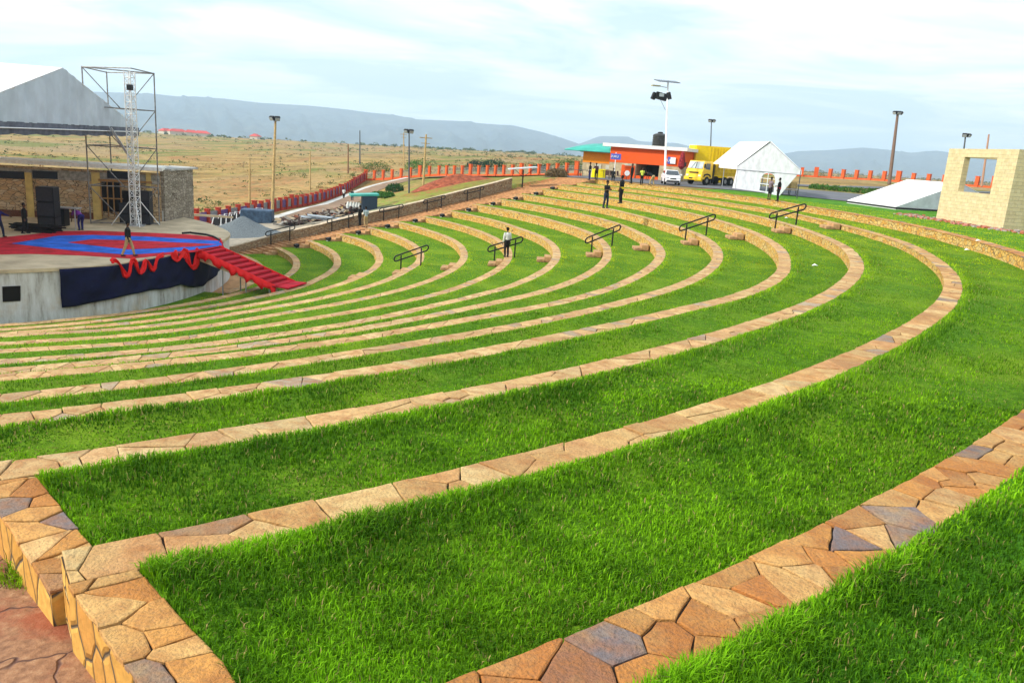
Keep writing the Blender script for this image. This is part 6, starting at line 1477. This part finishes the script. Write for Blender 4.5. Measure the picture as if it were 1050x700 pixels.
# scattered scrub over the dry field: one object, nobody could count it
VV=[];FF=[];CC=[];off=0
def put(x,y,rx,rz_,n,size,cb):
    global off
    v,f_,c_=clump(x,y,tz(x,y),rx,rz_,n,size,cb,rg); VV.append(v);FF.append(f_+off);CC.append(c_);off+=len(v)
pal=[(.06,.10,.02),(.10,.13,.03),(.20,.17,.06),(.30,.22,.08),(.04,.08,.02),(.26,.14,.06)]
cnt=0
while cnt<3600:
    px_=rg.uniform(-150,1200); dpt=80*(1000/80)**rg.uniform(.05,1); v=ray(px_,200); x,y=v[0]*dpt/1.0,v[1]*dpt/1.0
    if (x>-33 and y<150 and px_<560) : continue
    if px_<560 and x>-34 and y<160: continue
    if px_>560 and not (y>190 or (x>105)): continue
    if x<-25 and y<66: continue
    if fbm(np.array([x/60.]),np.array([y/60.]),77)[0]<.42 and rg.random()<.75: continue
    s_=rg.uniform(.15,.75)*(1+dpt/500)*(1.8 if rg.random()<.06 else 1); k_=rg.integers(0,6); nn=int(np.clip(26000/dpt/8,12,160)); 
    if k_ in(2,3,5): put(x,y,s_*1.6,s_*.45,nn,.12*s_+dpt*.0005,pal[k_])
    else: put(x,y,s_,s_*.8,nn,.13*s_+dpt*.0005,pal[k_])
    cnt+=1
# hedgerow line of trees along the far skyline
for k in range(260):
    px_=rg.uniform(-60,1150) if rg.random()<.6 else rg.choice([20,60,230,420,470,540])+rg.normal(0,22); dpt=rg.uniform(820,1050); v=ray(px_,200); s_=rg.uniform(1.2,3.4); put(v[0]*dpt,v[1]*dpt,s_*1.3,s_,26,1.0,pal[rg.choice([0,1,4])])
VV,FF,CC=np.concatenate(VV),np.concatenate(FF),np.concatenate(CC)
o=nmesh('scrub',VV,FF,M_BLADE,CC); tag(o,kind='stuff')
# individual bushes
def bush(name,p,rx,rz_,cb,label,cat='bush',n=1500,size=.13):
    z=tz(p[0],p[1]); e=empty(name,(p[0],p[1],z),label,cat); v,f_,c_=clump(0,0,0,rx,rz_*1.0,n,size,cb,rg); nmesh('foliage',v,f_,M_BLADE,c_,parent=e)
    m=MB()
    for k in range(5): a_=k*1.26; m.tube([(p[0],p[1],z-.1),(p[0]+rx*.25*math.cos(a_),p[1]+rx*.25*math.sin(a_),z+rz_*.3),(p[0]+rx*.6*math.cos(a_),p[1]+rx*.6*math.sin(a_),z+rz_*.7)],[.06,.04,.015],5)
    m.build('stem',mat('shrub bark',(.12,.08,.05),.9),e)
for x,y,d,rx,rz_,cb,lb in ((427,168,165,2.6,3.0,(.05,.16,.02),'bright green bush beyond the fence beside the leaning utility pole'),(490,171,150,2.6,2.4,(.02,.05,.04),'dark blue green bush just behind the fence pillars, first of a pair'),(506,172,148,2.4,2.4,(.02,.06,.03),'dark bush just behind the fence pillars, second of the pair'),(386,175,175,3.4,2.8,(.06,.12,.02),'olive bush beyond the corner of the pillar fence'),
   (405,187,118,1.5,1.3,(.03,.09,.02),'low dark shrub on the lawn slope beside the slim floodlight pole'),(388,195,112,1.3,1.0,(.05,.14,.02),'small green shrub by the dirt path above the booth'),(396,200,102,1.2,.9,(.06,.17,.02),'small bright shrub on the lawn slope above the booth'),(555,176,140,2.2,1.6,(.03,.07,.05),'dark bush behind the fence near the orange kiosk'),
   (585,170,150,3.2,2.2,(.07,.13,.03),'olive bush behind the fence end at the orange kiosk'),(570,181,93,1.4,1.1,(.20,.14,.07),'dry brown shrub at the upper end of the stair wall')):
    p=atd(x,y,d); bush('bush',p,rx,rz_,cb,lb)
for k,(x,y) in enumerate(((836,189),(845,190.5),(856,192.5),(868,194.5),(880,195),(893,194))):
    p=atd(x,y,100-k*2); bush('verge_shrub',p,.8+.2*(k%2),.7,(.06,.16,.02),['small shrub on the verge beyond the road, the one closest to the frame tent','second small verge shrub beyond the road from the frame tent','third small verge shrub beyond the road from the frame tent','fourth small verge shrub, just before the collapsed tent ridge','fifth small verge shrub, close above the collapsed tent ridge','last small verge shrub beside the tall leaning brown pole'][k],n=500,size=.1)
# ---------------------------------------------------------------- world, sun, haze
SUN=Vector((-.80,-.25,.56)).normalized()
w=D.worlds.new('World'); SC.world=w; w.use_nodes=True; n=w.node_tree.nodes; l=w.node_tree.links
bg=n['Background']; sky=n.new('ShaderNodeTexSky'); sky.sky_type='NISHITA'; sky.sun_disc=False
sky.sun_elevation=math.asin(SUN.z); sky.sun_rotation=math.atan2(SUN.x,SUN.y); sky.air_density=1.0; sky.dust_density=1.5
tc=n.new('ShaderNodeTexCoord'); sx=n.new('ShaderNodeSeparateXYZ'); l.new(tc.outputs['Generated'],sx.inputs[0])
def wm(op,a,b):
    x=n.new('ShaderNodeMath'); x.operation=op
    for s,v in ((0,a),(1,b)):
        if isinstance(v,(int,float)): x.inputs[s].default_value=v
        else: l.new(v,x.inputs[s])
    return x.outputs[0]
den=wm('ADD',wm('MAXIMUM',sx.outputs[2],0.0),.12)
cx_=n.new('ShaderNodeCombineXYZ'); l.new(wm('DIVIDE',sx.outputs[0],den),cx_.inputs[0]); l.new(wm('DIVIDE',sx.outputs[1],den),cx_.inputs[1])
mp=n.new('ShaderNodeMapping'); mp.inputs['Rotation'].default_value=(0,0,.5); mp.inputs['Scale'].default_value=(.75,1.05,1); mp.inputs['Location'].default_value=(3.1,1.7,0); l.new(cx_.outputs[0],mp.inputs[0])
nz=n.new('ShaderNodeTexNoise'); nz.inputs['Scale'].default_value=.9; nz.inputs['Detail'].default_value=7; nz.inputs['Roughness'].default_value=.55; nz.inputs['Distortion'].default_value=.6; l.new(mp.outputs[0],nz.inputs['Vector'])
cr_=n.new('ShaderNodeValToRGB'); e=cr_.color_ramp.elements; e[0].position=.40; e[0].color=(.2,.2,.2,1); e[1].position=.56; e[1].color=(1,1,1,1); l.new(nz.outputs['Fac'],cr_.inputs[0])
n2=n.new('ShaderNodeTexNoise'); n2.inputs['Scale'].default_value=1.6; n2.inputs['Detail'].default_value=6; l.new(mp.outputs[0],n2.inputs['Vector'])
c2=n.new('ShaderNodeValToRGB'); e=c2.color_ramp.elements; e[0].position=.35; e[0].color=(8.0,8.9,9.5,1); e[1].position=.6; e[1].color=(10.2,10.2,10.1,1); l.new(n2.outputs['Fac'],c2.inputs[0])
mx=n.new('ShaderNodeMix'); mx.data_type='RGBA'; l.new(cr_.outputs[0],mx.inputs[0])
sk=n.new('ShaderNodeMix'); sk.data_type='RGBA'; sk.blend_type='MIX'; sk.inputs[0].default_value=.6; l.new(sky.outputs[0],sk.inputs[6]); sk.inputs[7].default_value=(5.2,7.4,9.2,1)
l.new(sk.outputs[2],mx.inputs[6]); l.new(c2.outputs[0],mx.inputs[7]); l.new(mx.outputs[2],bg.inputs[0]); bg.inputs[1].default_value=.12
sl=D.lights.new('sun','SUN'); sl.energy=4.6; sl.angle=R(5); sl.color=(1,.93,.80); so=D.objects.new('sun',sl); COL.objects.link(so)
so.rotation_euler=(-SUN).to_track_quat('-Z','Y').to_euler()
SC.view_settings.view_transform='Standard'; SC.view_settings.look='None'; SC.view_settings.gamma=1; SC.view_settings.exposure=.33
# mountains: real ridges seven to nine kilometres away
def ridge(name,prof,dist,depth,seed,bumpy):
    V=[];xs=np.arange(-500,1600,5.);nr=26
    for x in xs:
        v=ray(x,180); az=math.atan2(v[0],v[1]); py=np.interp(x,[p[0] for p in prof],[p[1] for p in prof])
        top=hz(x,py,1.0); # slope at unit depth
        h=(ray(x,py)[2]/math.hypot(*ray(x,py)[:2]))*dist+H
        h*=1+bumpy*2.2*(fbm(x/38.,seed*1.,seed,5)-.47)
        for j in range(nr):
            t=j/(nr-1); d=dist-depth*(1-t) ; f=t**1.3
            k=1+ (abs(fbm(x/11.+seed+t*1.5,t*2.,seed+3,5)-.47)*3.2-.35)*(1-t)**.7*(t>0)
            V.append((math.sin(az)*d,math.cos(az)*d,-75+(h+75)*f*k if j<nr-1 else h))
        V.append((math.sin(az)*(dist+900),math.cos(az)*(dist+900),-80))
    nr+=1; Fc=[]
    for k in range(len(xs)-1):
        for j in range(nr-1): o=k*nr+j; Fc.append((o,o+nr,o+nr+1,o+1))
    m,n_,l_,b=newmat(name+' slopes'); c=geopos(n_)
    f=noise(n_,l_,.0035,c,7,.65)
    l_.new(ramp(n_,l_,f,[(.3,(.015,.035,.07)),(.5,(.04,.07,.10)),(.7,(.10,.12,.13))]),b.inputs['Base Color']); b.inputs['Roughness'].default_value=1; b.inputs['Specular IOR Level'].default_value=0  # bluish tint of distant haze is put into the slope colours too
    bump(n_,l_,b,f,1,60)
    o=nmesh(name,np.array(V),np.array(Fc),m); tag(o,kind='structure'); return o
ridge('hills',[(-500,110),(-100,100),(0,96),(60,93),(110,95),(160,97),(200,99),(235,102),(270,105),(330,110),(400,117),(425,122),(470,124),(520,128),(535,131),(555,136),(575,142),(590,147),(640,156),(720,168),(1600,260)],6200,2600,5,.05)
ridge('far_hills',[(-500,125),(500,150),(560,150),(590,148),(612,139),(640,140),(652,145),(690,147),(715,152),(745,160),(790,160),(815,155),(850,154),(880,152),(905,154),(930,157),(955,155),(985,158),(1010,160),(1040,164),(1100,160),(1250,165),(1600,200)],7000,2600,9,.05)
# haze
m=MB(); m.box((0,600,210),(21000,21000,590)); hm=D.materials.new('haze air'); hm.use_nodes=True; hn=hm.node_tree.nodes; hl=hm.node_tree.links
for x in list(hn):
    if x.type=='BSDF_PRINCIPLED': hn.remove(x)
pv=hn.new('ShaderNodeVolumePrincipled'); pv.inputs['Color'].default_value=(.64,.82,1,1); pv.inputs['Density'].default_value=1.9e-4
pv.inputs['Anisotropy'].default_value=.2
hl.new(pv.outputs[0],[x for x in hn if x.type=='OUTPUT_MATERIAL'][0].inputs['Volume'])
if HAZE: tag(m.build('haze',hm),kind='stuff')
SC.render.engine='CYCLES'; SC.cycles.max_bounces=6; SC.cycles.volume_bounces=1; SC.cycles.transparent_max_bounces=8
